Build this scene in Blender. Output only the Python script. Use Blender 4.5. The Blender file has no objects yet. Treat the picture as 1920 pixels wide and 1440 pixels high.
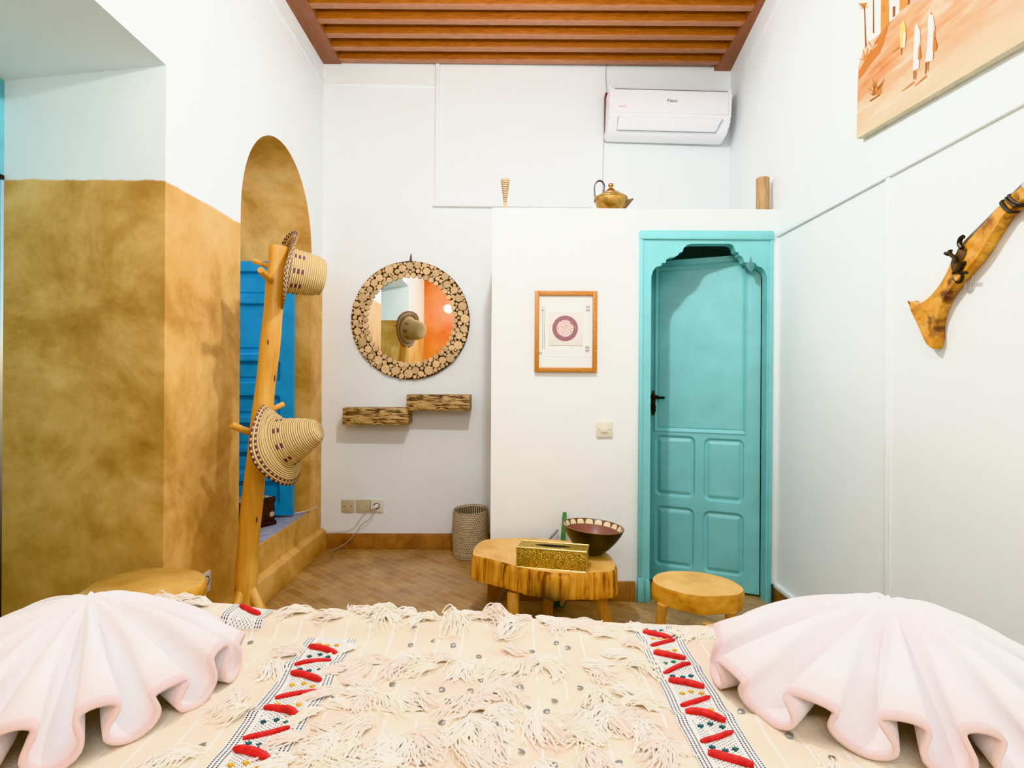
import bpy, bmesh, math, random
from mathutils import Vector, Matrix, noise
R = random.Random(7)
PI = math.pi
sc = bpy.context.scene
COL = sc.collection

# ------------------------------------------------------------------ camera
F = 1050.0            # focal length in pixels of the 1920 frame
CX, CY = 960.0, 712.0 # principal point (horizon row)
H = 1.19              # camera height
ROLL = math.radians(0.35)
cr, sr = math.cos(ROLL), math.sin(ROLL)

def ray(px, py):
    dx, dy = px - CX, CY - py
    return (dx * cr - dy * sr) / F, (dx * sr + dy * cr) / F
def U(px, py, d):
    a, b = ray(px, py); return Vector((a * d, d, H + b * d))
def UX(px, py, X):
    a, b = ray(px, py); d = X / a; return Vector((X, d, H + b * d))
def UZ(px, py, z):
    a, b = ray(px, py); d = (z - H) / b; return Vector((a * d, d, z))

cam = bpy.data.cameras.new('camera')
cam.sensor_width = 36.0
cam.lens = F / 1920 * 36
cam.shift_y = -(720 - CY) / 1920
cam.clip_start = 0.02
co = bpy.data.objects.new('camera', cam)
COL.objects.link(co)
r_ = Vector((cr, 0, sr)); u_ = Vector((-sr, 0, cr)); b_ = Vector((0, -1, 0))
co.matrix_world = Matrix(((r_.x, u_.x, b_.x, 0), (r_.y, u_.y, b_.y, 0), (r_.z, u_.z, b_.z, H), (0, 0, 0, 1)))
sc.camera = co

# ------------------------------------------------------------------ materials
class NT:
    def __init__(s, name):
        s.m = bpy.data.materials.new(name); s.m.use_nodes = True
        s.t = s.m.node_tree; s.n = s.t.nodes; s.l = s.t.links
        s.b = s.n['Principled BSDF']
    def node(s, typ, **kw):
        n = s.n.new(typ)
        for k, v in kw.items():
            if k in n.inputs: n.inputs[k].default_value = v
            else: setattr(n, k, v)
        return n
    def link(s, a, b): s.l.new(a, b)
    def coord(s, which='Object', scale=(1, 1, 1), rot=(0, 0, 0)):
        tc = s.node('ShaderNodeTexCoord'); mp = s.node('ShaderNodeMapping')
        mp.inputs['Scale'].default_value = scale; mp.inputs['Rotation'].default_value = rot
        s.link(tc.outputs[which], mp.inputs['Vector']); return mp.outputs['Vector']
    def noise(s, vec, scale=5, detail=4, rough=0.55, dist=0.0):
        n = s.node('ShaderNodeTexNoise'); n.inputs['Scale'].default_value = scale
        n.inputs['Detail'].default_value = detail; n.inputs['Roughness'].default_value = rough
        n.inputs['Distortion'].default_value = dist
        if vec is not None: s.link(vec, n.inputs['Vector'])
        return n.outputs['Fac']
    def ramp(s, fac, stops, interp='LINEAR'):
        r = s.node('ShaderNodeValToRGB'); r.color_ramp.interpolation = interp
        e = r.color_ramp.elements
        while len(e) < len(stops): e.new(0.5)
        for i, (p, c) in enumerate(stops):
            e[i].position = p; e[i].color = (c[0], c[1], c[2], 1) if not isinstance(c, (int, float)) else (c, c, c, 1)
        s.link(fac, r.inputs['Fac']); return r.outputs['Color']
    def mix(s, fac, a, b, mode='MIX'):
        m = s.node('ShaderNodeMix', data_type='RGBA', blend_type=mode)
        for i, x in ((6, a), (7, b)):
            if isinstance(x, tuple): m.inputs[i].default_value = (x[0], x[1], x[2], 1)
            else: s.link(x, m.inputs[i])
        if isinstance(fac, (int, float)): m.inputs[0].default_value = fac
        else: s.link(fac, m.inputs[0])
        return m.outputs[2]
    def math(s, op, a, b=0.0, c=0.0):
        m = s.node('ShaderNodeMath', operation=op)
        for i, x in enumerate((a, b, c)):
            if isinstance(x, (int, float)): m.inputs[i].default_value = x
            else: s.link(x, m.inputs[i])
        return m.outputs[0]
    def sep(s, vec):
        x = s.node('ShaderNodeSeparateXYZ'); s.link(vec, x.inputs[0]); return x.outputs
    def bump(s, h, strength=0.3, dist=0.01):
        b = s.node('ShaderNodeBump'); b.inputs['Strength'].default_value = strength
        b.inputs['Distance'].default_value = dist
        s.link(h, b.inputs['Height']); s.link(b.outputs['Normal'], s.b.inputs['Normal'])
    def out(s, col=None, rough=None, metal=None, spec=None):
        if col is not None:
            if isinstance(col, tuple): s.b.inputs['Base Color'].default_value = (*col[:3], 1)
            else: s.link(col, s.b.inputs['Base Color'])
        if rough is not None:
            if isinstance(rough, (int, float)): s.b.inputs['Roughness'].default_value = rough
            else: s.link(rough, s.b.inputs['Roughness'])
        if metal is not None: s.b.inputs['Metallic'].default_value = metal
        if spec is not None: s.b.inputs['Specular IOR Level'].default_value = spec
        return s.m

def plain(name, c, rough=0.5, metal=0.0, var=0.08, scale=20, bump=0.0, bscale=None):
    t = NT(name); v = t.coord('Object')
    n = t.noise(v, scale, 3)
    col = t.ramp(n, [(0.3, tuple(x * (1 - var) for x in c)), (0.7, tuple(min(1, x * (1 + var)) for x in c))])
    if bump: t.bump(t.noise(v, bscale or scale * 3, 4), bump, 0.004)
    return t.out(col, rough, metal)

def wood(name, dark, light, scale=(3, 3, 30), rough=0.45, nscale=4.0, bump=0.15, contrast=(0.3, 0.7), knots=False):
    t = NT(name); v = t.coord('Object', scale)
    n1 = t.noise(v, nscale, 6, 0.6, 0.6)
    n2 = t.noise(v, nscale * 5, 4, 0.6)
    f = t.math('ADD', t.math('MULTIPLY', n1, 0.75), t.math('MULTIPLY', n2, 0.25))
    col = t.ramp(f, [(contrast[0], dark), (contrast[1], light)])
    t.bump(f, bump, 0.004)
    return t.out(col, rough)

WHITE = (0.84, 0.88, 0.88)
def plaster(name, c=WHITE):
    t = NT(name); v = t.coord('Object')
    n = t.noise(v, 1.3, 4)
    col = t.ramp(n, [(0.3, tuple(x * 0.95 for x in c)), (0.7, c)])
    h = t.math('ADD', t.noise(v, 5, 3), t.math('MULTIPLY', t.noise(v, 45, 4), 0.25))
    t.bump(h, 0.18, 0.012)
    return t.out(col, 0.55, spec=0.3)

def tan_color(t, v):
    n1 = t.noise(v, 2.2, 8, 0.68, 0.5); n2 = t.noise(v, 9, 6, 0.65)
    f = t.math('ADD', t.math('MULTIPLY', n1, 0.7), t.math('MULTIPLY', n2, 0.3))
    return t.ramp(f, [(0.30, (0.37, 0.175, 0.040)), (0.44, (0.58, 0.32, 0.090)), (0.56, (0.77, 0.475, 0.165)), (0.70, (0.88, 0.63, 0.28))]), f

def tan_wall(name):
    t = NT(name); v = t.coord('Object'); c, f = tan_color(t, v)
    t.bump(f, 0.15, 0.01)
    return t.out(c, t.ramp(f, [(0.3, 0.38), (0.7, 0.6)]), spec=0.35)

DADO = H + 0.757
def two_tone(name):
    t = NT(name); v = t.coord('Object'); c, f = tan_color(t, v)
    z = t.sep(v)[2]
    e = t.math('ADD', z, t.math('MULTIPLY', t.math('SUBTRACT', t.noise(v, 14, 3), 0.5), 0.018))
    sel = t.ramp(t.math('MULTIPLY', t.math('SUBTRACT', e, DADO - 0.5), 1.0), [(0.4985, 0.0), (0.5015, 1.0)])
    col = t.mix(sel, c, WHITE)
    t.bump(t.math('ADD', t.noise(v, 5, 3), t.math('MULTIPLY', t.noise(v, 45, 4), 0.25)), 0.18, 0.012)
    return t.out(col, 0.5, spec=0.3)

M_wall = plaster('white_plaster')
M_part = plaster('partition_plaster', (0.86, 0.88, 0.86))
M_two = two_tone('white_over_ochre_plaster')
M_tan = tan_wall('ochre_plaster')

def floor_mat():
    t = NT('terracotta_tiles')
    v = t.coord('Object', (1, 1, 1), (0, 0, math.radians(43)))
    br = t.node('ShaderNodeTexBrick'); t.link(v, br.inputs['Vector'])
    br.offset = 0.5
    for k, x in (('Scale', 1.0), ('Mortar Size', 0.0022), ('Mortar Smooth', 0.2), ('Bias', 0.0), ('Brick Width', 0.15), ('Row Height', 0.055)):
        br.inputs[k].default_value = x
    br.inputs['Color1'].default_value = (0.40, 0.21, 0.075, 1)
    br.inputs['Color2'].default_value = (0.54, 0.33, 0.14, 1)
    br.inputs['Mortar'].default_value = (0.66, 0.50, 0.30, 1)
    v2 = t.coord('Object')
    n = t.noise(v2, 3.5, 8, 0.65, 0.8)
    col = t.mix(0.75, br.outputs['Color'], t.ramp(n, [(0.3, (0.42, 0.40, 0.38)), (0.5, (0.9, 0.90, 0.90)), (0.68, (1.4, 1.45, 1.5))]), 'MULTIPLY')
    t.bump(t.math('ADD', t.math('MULTIPLY', br.outputs['Fac'], -0.6), n), 0.25, 0.006)
    col = t.mix(.32, col, t.ramp(t.noise(v2, 1.6, 6, .7, 1.0), [(0.35, (0.24, 0.13, 0.05)), (0.5, (0.40, 0.26, 0.14)), (0.65, (0.48, 0.36, 0.25))]))
    return t.out(col, t.ramp(n, [(0.3, 0.25), (0.7, 0.45)]))
M_floor = floor_mat()

def tile_strip(name, axis):
    t = NT(name); v = t.coord('Object')
    s = t.sep(v)[axis]
    f = t.math('FRACT', t.math('MULTIPLY', s, 1 / 0.16))
    joint = t.math('LESS_THAN', f, 0.03)
    n = t.noise(v, 9, 6, 0.65)
    c = t.ramp(n, [(0.3, (0.22, 0.09, 0.028)), (0.55, (0.38, 0.18, 0.055)), (0.75, (0.48, 0.27, 0.10))])
    t.bump(n, 0.3, 0.006)
    return t.out(t.mix(joint, c, (0.2, 0.13, 0.07)), 0.5)
M_tilex = tile_strip('terracotta_skirting', 0)
M_tiley = tile_strip('terracotta_skirting_side', 1)

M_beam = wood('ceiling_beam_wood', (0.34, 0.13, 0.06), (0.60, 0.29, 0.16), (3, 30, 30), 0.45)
M_beam_shade = wood('ceiling_beam_shaded_side', (0.24, 0.062, 0.012), (0.55, 0.20, 0.04), (3, 30, 30), 0.45)  # same beam wood, darkened to paint shade on the sides
M_sbeam = wood('ceiling_side_beam_wood', (0.22, 0.075, 0.032), (0.40, 0.155, 0.075), (30, 3, 30), 0.5)
M_board = wood('ceiling_board_wood', (0.12, 0.026, 0.006), (0.34, 0.10, 0.02), (3, 12, 12), 0.45)  # boards darkened to paint the shadow above the beams
M_teal = plain('teal_door_paint', (0.21, 0.56, 0.57), 0.42, 0, 0.07, 6, 0.06, 60)
M_dark = plain('dark_gap', (0.01, 0.01, 0.01), 0.9)
M_blue = plain('blue_shutter_paint', (0.04, 0.31, 0.58), 0.38, 0, 0.12, 8, 0.06, 60)
M_cyan = plain('pale_blue_frame_paint', (0.16, 0.50, 0.56), 0.45, 0, 0.12, 8)

# ------------------------------------------------------------------ mesh helpers
def newbm(): 
    bm = bmesh.new(); bm.loops.layers.uv.new('UVMap'); return bm

def box(bm, lo, hi, bevel=0.0, mi=0, mat=None, seg=2):
    lo, hi = Vector(lo), Vector(hi)
    tmp = bmesh.new()
    bmesh.ops.create_cube(tmp, size=1)
    for v in tmp.verts:
        v.co = Vector([(lo[i] + hi[i]) / 2 + v.co[i] * (hi[i] - lo[i]) for i in range(3)])
    if bevel: bmesh.ops.bevel(tmp, geom=tmp.edges[:], offset=bevel, segments=seg, affect='EDGES', profile=0.5)
    if mat is not None:
        for v in tmp.verts: v.co = mat @ v.co
    merge(bm, tmp, mi)

def merge(bm, tmp, mi=0):
    mp = {v: bm.verts.new(v.co) for v in tmp.verts}
    for f in tmp.faces:
        try: nf = bm.faces.new([mp[v] for v in f.verts])
        except ValueError: continue
        nf.material_index = mi; nf.smooth = True
    tmp.free()

def prism(bm, pts, d, mi=0, bevel=0.0, capmi=None):
    """pts: closed 3-D polygon, extruded along vector d"""
    tmp = bmesh.new()
    a = [tmp.verts.new(p) for p in pts]
    f = tmp.faces.new(a)
    r = bmesh.ops.extrude_face_region(tmp, geom=[f])
    vs = [e for e in r['geom'] if isinstance(e, bmesh.types.BMVert)]
    for v in vs: v.co += Vector(d)
    if bevel: bmesh.ops.bevel(tmp, geom=tmp.edges[:], offset=bevel, segments=2, affect='EDGES', profile=0.5)
    bmesh.ops.recalc_face_normals(tmp, faces=tmp.faces)
    merge(bm, tmp, mi)

def poly(bm, pts, mi=0):
    f = bm.faces.new([bm.verts.new(p) for p in pts]); f.material_index = mi; return f

def catmull(pts, n=6, closed=False):
    pts = [Vector(p) for p in pts]; out = []
    N = len(pts)
    rng = range(N) if closed else range(N - 1)
    for i in rng:
        g = lambda k: pts[k % N] if closed else pts[max(0, min(N - 1, k))]
        p0, p1, p2, p3 = g(i - 1), g(i), g(i + 1), g(i + 2)
        for j in range(n):
            t = j / n
            out.append(0.5 * ((2 * p1) + (p2 - p0) * t + (2 * p0 - 5 * p1 + 4 * p2 - p3) * t * t + (3 * p1 - p0 - 3 * p2 + p3) * t ** 3))
    if not closed: out.append(pts[-1])
    return out

def tube(bm, pts, rad, n=8, mi=0, cap=True, flat=1.0):
    pts = [Vector(p) for p in pts]
    if not isinstance(rad, (list, tuple)): rad = [rad] * len(pts)
    up = None; rings = []
    for i, p in enumerate(pts):
        t = (pts[min(i + 1, len(pts) - 1)] - pts[max(i - 1, 0)])
        if t.length < 1e-9: t = Vector((0, 0, 1))
        t.normalize()
        if up is None:
            up = t.orthogonal().normalized()
        up = (up - t * up.dot(t))
        if up.length < 1e-6: up = t.orthogonal()
        up.normalize(); s = t.cross(up)
        rings.append([bm.verts.new(p + (up * math.cos(2 * PI * k / n) * flat + s * math.sin(2 * PI * k / n)) * rad[i]) for k in range(n)])
    for a, b in zip(rings, rings[1:]):
        for k in range(n):
            f = bm.faces.new((a[k], a[(k + 1) % n], b[(k + 1) % n], b[k])); f.material_index = mi; f.smooth = True
    if cap:
        for rg, rev in ((rings[0], True), (rings[-1], False)):
            f = bm.faces.new(rg[::-1] if rev else rg); f.material_index = mi
    return rings

def lathe(bm, prof, M=Matrix(), n=48, mi=0, jitter=None, mis=None, arc=False):
    """prof: list of (r, z); revolved about z then transformed by M; UV u=angle, v=profile"""
    uv = bm.loops.layers.uv.verify()
    rings = []
    for i, (r, z) in enumerate(prof):
        rg = []
        for k in range(n):
            a = 2 * PI * k / n
            p = Vector((r * math.cos(a), r * math.sin(a), z))
            if jitter: p = jitter(p, a, i / (len(prof) - 1))
            rg.append(bm.verts.new(M @ p))
        rings.append(rg)
    L = len(prof) - 1
    vs = [i / L for i in range(L + 1)]
    if arc:
        acc = [0.0]
        for (r0, z0), (r1, z1) in zip(prof, prof[1:]): acc.append(acc[-1] + math.hypot(r1 - r0, z1 - z0))
        vs = [x / acc[-1] for x in acc]
    for i in range(L):
        a, b = rings[i], rings[i + 1]
        for k in range(n):
            k2 = (k + 1) % n
            f = bm.faces.new((a[k], a[k2], b[k2], b[k]))
            f.material_index = mis[i] if mis else mi; f.smooth = True
            for lp, (uu, vv) in zip(f.loops, ((k / n, vs[i]), ((k + 1) / n, vs[i]), ((k + 1) / n, vs[i + 1]), (k / n, vs[i + 1]))):
                lp[uv].uv = (uu, vv)
    return rings

def finish(name, bm, mats, parent=None, loc=None, smooth=35, recalc=True):
    if recalc: bmesh.ops.recalc_face_normals(bm, faces=bm.faces)
    base = Vector((0, 0, 0))
    if parent is not None: base = Vector(parent['_w'])
    elif loc is not None: base = Vector(loc)
    for v in bm.verts: v.co -= base
    me = bpy.data.meshes.new(name); bm.to_mesh(me); bm.free()
    if not isinstance(mats, (list, tuple)): mats = [mats]
    for m in mats: me.materials.append(m)
    if smooth:
        for p in me.polygons: p.use_smooth = True
        me.set_sharp_from_angle(angle=math.radians(smooth))
    o = bpy.data.objects.new(name, me); COL.objects.link(o)
    if parent is not None: o.parent = parent; o['_w'] = tuple(base)
    else: o.location = base; o['_w'] = tuple(base)
    ALL.append(o)
    return o
ALL = []

def thing(name, label, cat, loc, group=None):
    o = bpy.data.objects.new(name, None); COL.objects.link(o); o.location = loc
    o.empty_display_size = 0.05
    o['_w'] = tuple(loc); ALL.append(o)
    return tag(o, label, cat, group)
def tag(o, label, cat, group=None):
    o['label'] = label; o['category'] = cat
    if group: o['group'] = group
    return o
def struct(o, label=None):
    o['kind'] = 'structure'
    if label: o['label'] = label
    return o
def sroot(name, loc=(0, 0, 0)):
    o = bpy.data.objects.new(name, None); COL.objects.link(o); o.location = loc; o['_w'] = tuple(loc); o['kind'] = 'structure'
    ALL.append(o); return o

def frame_mat(origin, zaxis, xhint=(0, 0, 1)):
    z = Vector(zaxis).normalized(); x = Vector(xhint); x = (x - z * x.dot(z)).normalized(); y = z.cross(x)
    return Matrix(((x.x, y.x, z.x, origin[0]), (x.y, y.y, z.y, origin[1]), (x.z, y.z, z.z, origin[2]), (0, 0, 0, 1)))

# ================================================================== ROOM SHELL
YB0, YB1 = 3.93, 3.99      # back wall depth at left / right
XL, XR, XR2 = -1.335, 1.43, 1.545
XO = -1.955                # outer face of the thick left wall
YP = 3.03                  # partition front
YN = -0.62                 # wall behind the camera
ZC = H + 2.21              # underside of the beams
ZT = ZC + 0.13

bm = newbm(); box(bm, (-2.1, YN - .1, -.06), (2.4, 4.2, 0))
struct(finish('floor', bm, M_floor), 'brown terracotta floor of small worn tiles')

bm = newbm()
prism(bm, [(-2.1, YB0 - .0045 , 0), (XL, YB0, 0), (XR2, YB1, 0), (2.2, YB1 + 0.02, 0), (2.2, 4.2, 0), (-2.1, 4.2, 0)], (0, 0, ZT + .05))
struct(finish('wall_back', bm, M_wall), 'white plastered back wall')

bm = newbm()
prism(bm, [(XR, YN - .1, 0), (XR, YP, 0), (XR2, YB1 + .02, 0), (2.2, 4.05, 0), (2.2, YN - .1, 0)], (0, 0, ZT + .05))
struct(finish('wall_right', bm, M_wall), 'white plastered right wall')

# wall behind the camera: orange plaster left; unseen right part white against warm bounce
def orange():
    t = NT('orange_plaster'); v = t.coord('Object'); n = t.noise(v, 2.5, 7, 0.65, 0.4)
    return t.out(t.ramp(n, [(0.3, (0.55, 0.12, 0.02)), (0.55, (0.75, 0.26, 0.05)), (0.75, (0.8, 0.40, 0.12))]), 0.45)
bm = newbm(); box(bm, (-.45, YN - .1, 0), (2.2, YN, ZT + .05))
struct(finish('wall_front', bm, M_wall))
bm = newbm(); box(bm, (-2.1, YN - .1, 0), (-.45, YN, ZT + .05))
struct(finish('wall_front', bm, orange()))

# left wall with a deep square niche and a deep arched window recess
Y_N0, Y_N1 = 0.62, 2.15
Y_A0, Y_A1 = 2.745, 3.715
ZS = 0.30                    # sill height of the arched recess
ZN = H + 1.20; ZNo = H + 1.135
ym, rr = (Y_A0 + Y_A1) / 2, (Y_A1 - Y_A0) / 2
zsp = H + 0.80; ztop = H + 1.36
arch = []
for i in range(65):
    a = PI - PI * i / 64
    arch.append((ym + rr * math.cos(a), zsp + (ztop - zsp) * math.sin(a) ** 0.92 if 0 < i < 64 else zsp))
bm = newbm()
def q(a, b, c, d, mi=0): poly(bm, [a, b, c, d], mi)
Z1 = ZT + .05
q((XL, YN, 0), (XL, Y_N0, 0), (XL, Y_N0, Z1), (XL, YN, Z1))
q((XL, Y_N0, ZN), (XL, Y_N1, ZN), (XL, Y_N1, Z1), (XL, Y_N0, Z1))
q((XL, Y_N1, 0), (XL, Y_A0, 0), (XL, Y_A0, Z1), (XL, Y_N1, Z1))
q((XL, Y_A1, 0), (XL, YB0 + .05, 0), (XL, YB0 + .05, Z1), (XL, Y_A1, Z1))
q((XL, Y_A0, 0), (XL, Y_A1, 0), (XL, Y_A1, ZS), (XL, Y_A0, ZS))
for (y0, z0), (y1, z1) in zip(arch, arch[1:]):
    q((XL, y0, z0), (XL, y1, z1), (XL, y1, Z1), (XL, y0, Z1))
    q((XL, y0, z0), (XL, y1, z1), (XO, y1, z1), (XO, y0, z0), 1)
q((XL, Y_A0, ZS), (XO, Y_A0, ZS), (XO, Y_A0, zsp), (XL, Y_A0, zsp), 1)
q((XL, Y_A1, ZS), (XO, Y_A1, ZS), (XO, Y_A1, zsp), (XL, Y_A1, zsp), 1)
q((XL, Y_A0, ZS), (XL, Y_A1, ZS), (XO, Y_A1, ZS), (XO, Y_A0, ZS), 1)
# niche faces
q((XL, Y_N1, 0), (XO, Y_N1, 0), (XO, Y_N1, ZNo), (XL, Y_N1, ZN))
q((XL, Y_N0, 0), (XO, Y_N0, 0), (XO, Y_N0, ZNo), (XL, Y_N0, ZN))
q((XL, Y_N0, ZN), (XL, Y_N1, ZN), (XO, Y_N1, ZNo), (XO, Y_N0, ZNo))
# outside skin
q((XO, YN, 0), (XO, Y_N0, 0), (XO, Y_N0, Z1), (XO, YN, Z1))
q((XO, Y_N0, ZNo), (XO, Y_N1, ZNo), (XO, Y_N1, Z1), (XO, Y_N0, Z1))
q((XO, Y_N1, 0), (XO, Y_A0, 0), (XO, Y_A0, Z1), (XO, Y_N1, Z1))
q((XO, Y_A1, 0), (XO, YB0 + .05, 0), (XO, YB0 + .05, Z1), (XO, Y_A1, Z1))
q((XO, Y_A0, 0), (XO, Y_A1, 0), (XO, Y_A1, ZS), (XO, Y_A0, ZS))
# tympanum over the window, at the outer face
for (y0, z0), (y1, z1) in zip(arch, arch[1:]):
    q((XO, y0, z0), (XO, y1, z1), (XO, y1, Z1), (XO, y0, Z1))
bmesh.ops.remove_doubles(bm, verts=bm.verts, dist=1e-5)
struct(finish('wall_left', bm, [M_two, M_tan], smooth=0, recalc=False), 'thick left wall, white above ochre polished plaster, with a square niche and an arched recess')

# stepped ochre skirting under the arch
bm = newbm()
pts = []
prism(bm, [(XL - .01, 2.16, 0), (XL + .045, 2.16, 0), (XL + .035, 2.16, .13), (XL - .01, 2.16, .155)], (0, YB0 - 2.16, 0), bevel=0.004)
struct(finish('baseboard_left', bm, M_tan))
bm = newbm(); box(bm, (XL, YB0 - .018, 0), (-.11, YB0 + .03, .105), 0.004)
struct(finish('baseboard_back', bm, M_tilex))
bm = newbm(); box(bm, (-.125, YP - .016, 0), (0.672, YP + .02, .105), 0.004)
struct(finish('baseboard_partition', bm, M_tilex))
bm = newbm(); box(bm, (XR - .018, YN, 0), (XR + .02, YP - .03, .085), 0.003)
struct(finish('baseboard_right', bm, M_tiley))

# trims
def trim(n, lo, hi, b=0.003, m=M_wall):
    bm = newbm(); box(bm, lo, hi, b); return struct(finish('trim_%d' % n, bm, m))
zr = H + 0.787
trim(1, (XR - .014, YN, zr - .011), (XR + .01, YP + .01, zr + .011))           # cable rail, right wall
yv = UX(1666, 700, XR).y
trim(2, (XR - .010, yv - .011, .09), (XR + .01, yv + .011, zr - .011))         # vertical trunking
trim(3, (XR - .022, YN, .083), (XR + .01, YP - .02, .108), 0.006)             # white cap on the skirting
P = U(820, 250, YB0)
trim(4, (P.x - .014, YB0 - .012, H + 1.215), (P.x + .014, YB0 + .05, ZC))       # vertical trunking, back wall
P0, P1 = U(812, 382, YB0), U(1108, 386, YB0)
trim(5, (P0.x, YB0 - .014, P0.z - .02), (P1.x, YB0 + .05, P0.z + .015))
trim(6, (XL, YB0 - .004, H + 2.066), (P.x - .014, YB0 + .05, H + 2.076), 0.001)
bm = newbm(); prism(bm, [(XL + .006, YN, H + 2.075), (XL - .01, YN, H + 2.075), (XL - .01, YN, H + 2.10), (XL + .006, YN, H + 2.10)], (0, YB0 - YN, 0)); struct(finish('trim_7', bm, M_wall))
bm = newbm(); prism(bm, [(XR - .004, YN, H + 2.05), (XR - .004, YP, H + 2.05), (XR2 - .004, YB1, H + 2.03), (XR2 - .004, YB1, H + 2.045), (XR - .004, YP, H + 2.065), (XR - .004, YN, H + 2.065)], (.02, 0, 0)); struct(finish('trim_8', bm, M_wall))
M_cord = plain('thin_grey_cord', (0.45, 0.46, 0.45), 0.6)
bm = newbm()
tube(bm, catmull([U(x, y, 3.965) for x, y in ((1137, 112), (1136, 145), (1137, 182), (1133, 240), (1131, 300), (1130, 350), (1129, 385))], 4), .0028, 6)
struct(finish('trim_9', bm, M_cord))

# ceiling: boards, cross beams, side beams
ceil = sroot('ceiling')
bm = newbm(); box(bm, (-2.1, YN - .1, ZC + .085), (2.2, 4.2, ZT + .05))
finish('ceiling_boards', bm, M_board, ceil)
y = YB0 - .035; i = 0
while y > YN + 0.1:
    bm = newbm()
    c = 0.0
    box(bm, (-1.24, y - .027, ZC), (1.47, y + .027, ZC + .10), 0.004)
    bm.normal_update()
    for f in bm.faces: f.material_index = 0 if f.normal.z < -.7 else 1  # undersides get the lighter wood, other faces the copy with painted shade
    finish('cross_beam', bm, [M_beam, M_beam_shade], ceil)
    y -= .143
bm = newbm(); box(bm, (XL - .02, YN, ZC - .004), (XL + .125, YB0, ZC + .10), 0.004); finish('side_beam', bm, M_sbeam, ceil)
bm = newbm(); prism(bm, [(XR - .06, YN, ZC - .004), (XR + .03, YN, ZC - .004), (XR2 + .02, YB1, ZC - .004), (XR2 - .12, YB1, ZC - .004)], (0, 0, .104), bevel=.004); finish('side_beam', bm, M_sbeam, ceil)
# the bare white strip of wall under the side beams is the wall itself

# partition with door opening and shelf top
ZP = H + 0.93
XD0, XD1 = 0.705, 1.425      # door frame outer
ZD = H + 0.81
bm = newbm()
t_ = .10
XPL = -.112
def bx(lo, hi): box(bm, lo, hi)
bx((XPL, YP, 0), (XD0 + .03, YP + t_, ZP))
bx((XD0 + .03, YP, ZD - .03), (XR + .05, YP + t_, ZP))
bx((XPL, YP + t_, 0), (XPL + t_, YB0 + .01, ZP))
bx((XPL + t_, YP + t_, ZP - .10), (XR2 - .01, YB0 + .01, ZP))
struct(finish('wall_partition', bm, M_part), 'low white partition enclosing the bathroom, flat shelf on top')

# ================================================================== DOOR
def sdf_rr(x, y, x0, x1, y0, y1, r):
    cx, cy = (x0 + x1) / 2, (y0 + y1) / 2
    qx, qy = abs(x - cx) - (x1 - x0) / 2 + r, abs(y - cy) - (y1 - y0) / 2 + r
    return math.hypot(max(qx, 0), max(qy, 0)) + min(max(qx, qy), 0) - r
def sstep(a, b, x):
    t = max(0.0, min(1.0, (x - a) / (b - a))); return t * t * (3 - 2 * t)
def panel_relief(s, s2, dep=.012):
    """s = distance to outer rounded cut, s2 = distance to inner raised field (negative inside)"""
    d = -dep * sstep(0.003, -0.006, s)
    d += dep * 0.75 * sstep(0.012, -0.002, s2) 
    d -= .003 * max(0, 1 - abs(s2) / .0035)
    return d
def relief_slab(bm, W, Hh, th, fn, nx, ny, M):
    """front face at local -y displaced by fn(x,z); x 0..W, z 0..Hh"""
    g = [[bm.verts.new(M @ Vector((W * i / nx, -fn(W * i / nx, Hh * j / ny), Hh * j / ny))) for i in range(nx + 1)] for j in range(ny + 1)]
    for j in range(ny):
        for i in range(nx):
            bm.faces.new((g[j][i], g[j][i + 1], g[j + 1][i + 1], g[j + 1][i])).smooth = True
    c = [bm.verts.new(M @ Vector(p)) for p in ((0, th, 0), (W, th, 0), (W, th, Hh), (0, th, Hh))]
    bm.faces.new(c[::-1])
    bm.faces.new([g[0][i] for i in range(nx + 1)][::-1] + [c[0], c[1]])
    bm.faces.new([g[ny][i] for i in range(nx + 1)] + [c[2], c[3]])
    bm.faces.new([g[j][0] for j in range(ny + 1)] + [c[3], c[0]])
    bm.faces.new([g[j][nx] for j in range(ny + 1)][::-1] + [c[1], c[2]])

door = sroot('door_1', (1.06, YP, 0)); door['label'] = 'teal painted wooden door ajar in its scalloped frame'
# frame outline with scalloped arch (photo crop coordinates)
def dc(x, y): return (1180 + x * .2985, 430 + y * .2985)
arch_px = [(138, 300), (148, 262), (168, 236), (201, 228), (203, 212), (228, 210), (232, 190), (250, 178), (285, 172), (308, 160), (312, 147), (335, 140), (340, 118), (362, 98), (390, 90), (630, 90), (652, 100), (662, 118), (668, 140), (688, 147), (690, 162), (708, 172), (718, 190), (722, 207), (745, 209), (795, 215), (800, 230), (832, 240), (852, 262), (866, 300)]
YF = YP - .022
fr = []
bl0 = U(1213, 1100, YF); br0 = U(1435, 1100, YF)
inner = [Vector((bl0.x, YF, 0))] + [U(*dc(*p), YF) for p in arch_px] + [Vector((br0.x, YF, 0))]
inner[0].x = inner[1].x; inner[-1].x = inner[-2].x
ol, orr = U(1199, 780, YF).x, U(1447, 700, YF).x
zt = U(1300, 434, YF).z
outer = [Vector((orr, YF, 0)), Vector((orr, YF, zt)), Vector((ol, YF, zt)), Vector((ol, YF, 0))]
bm = newbm()
prism(bm, inner + outer, (0, .06, 0))
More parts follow.
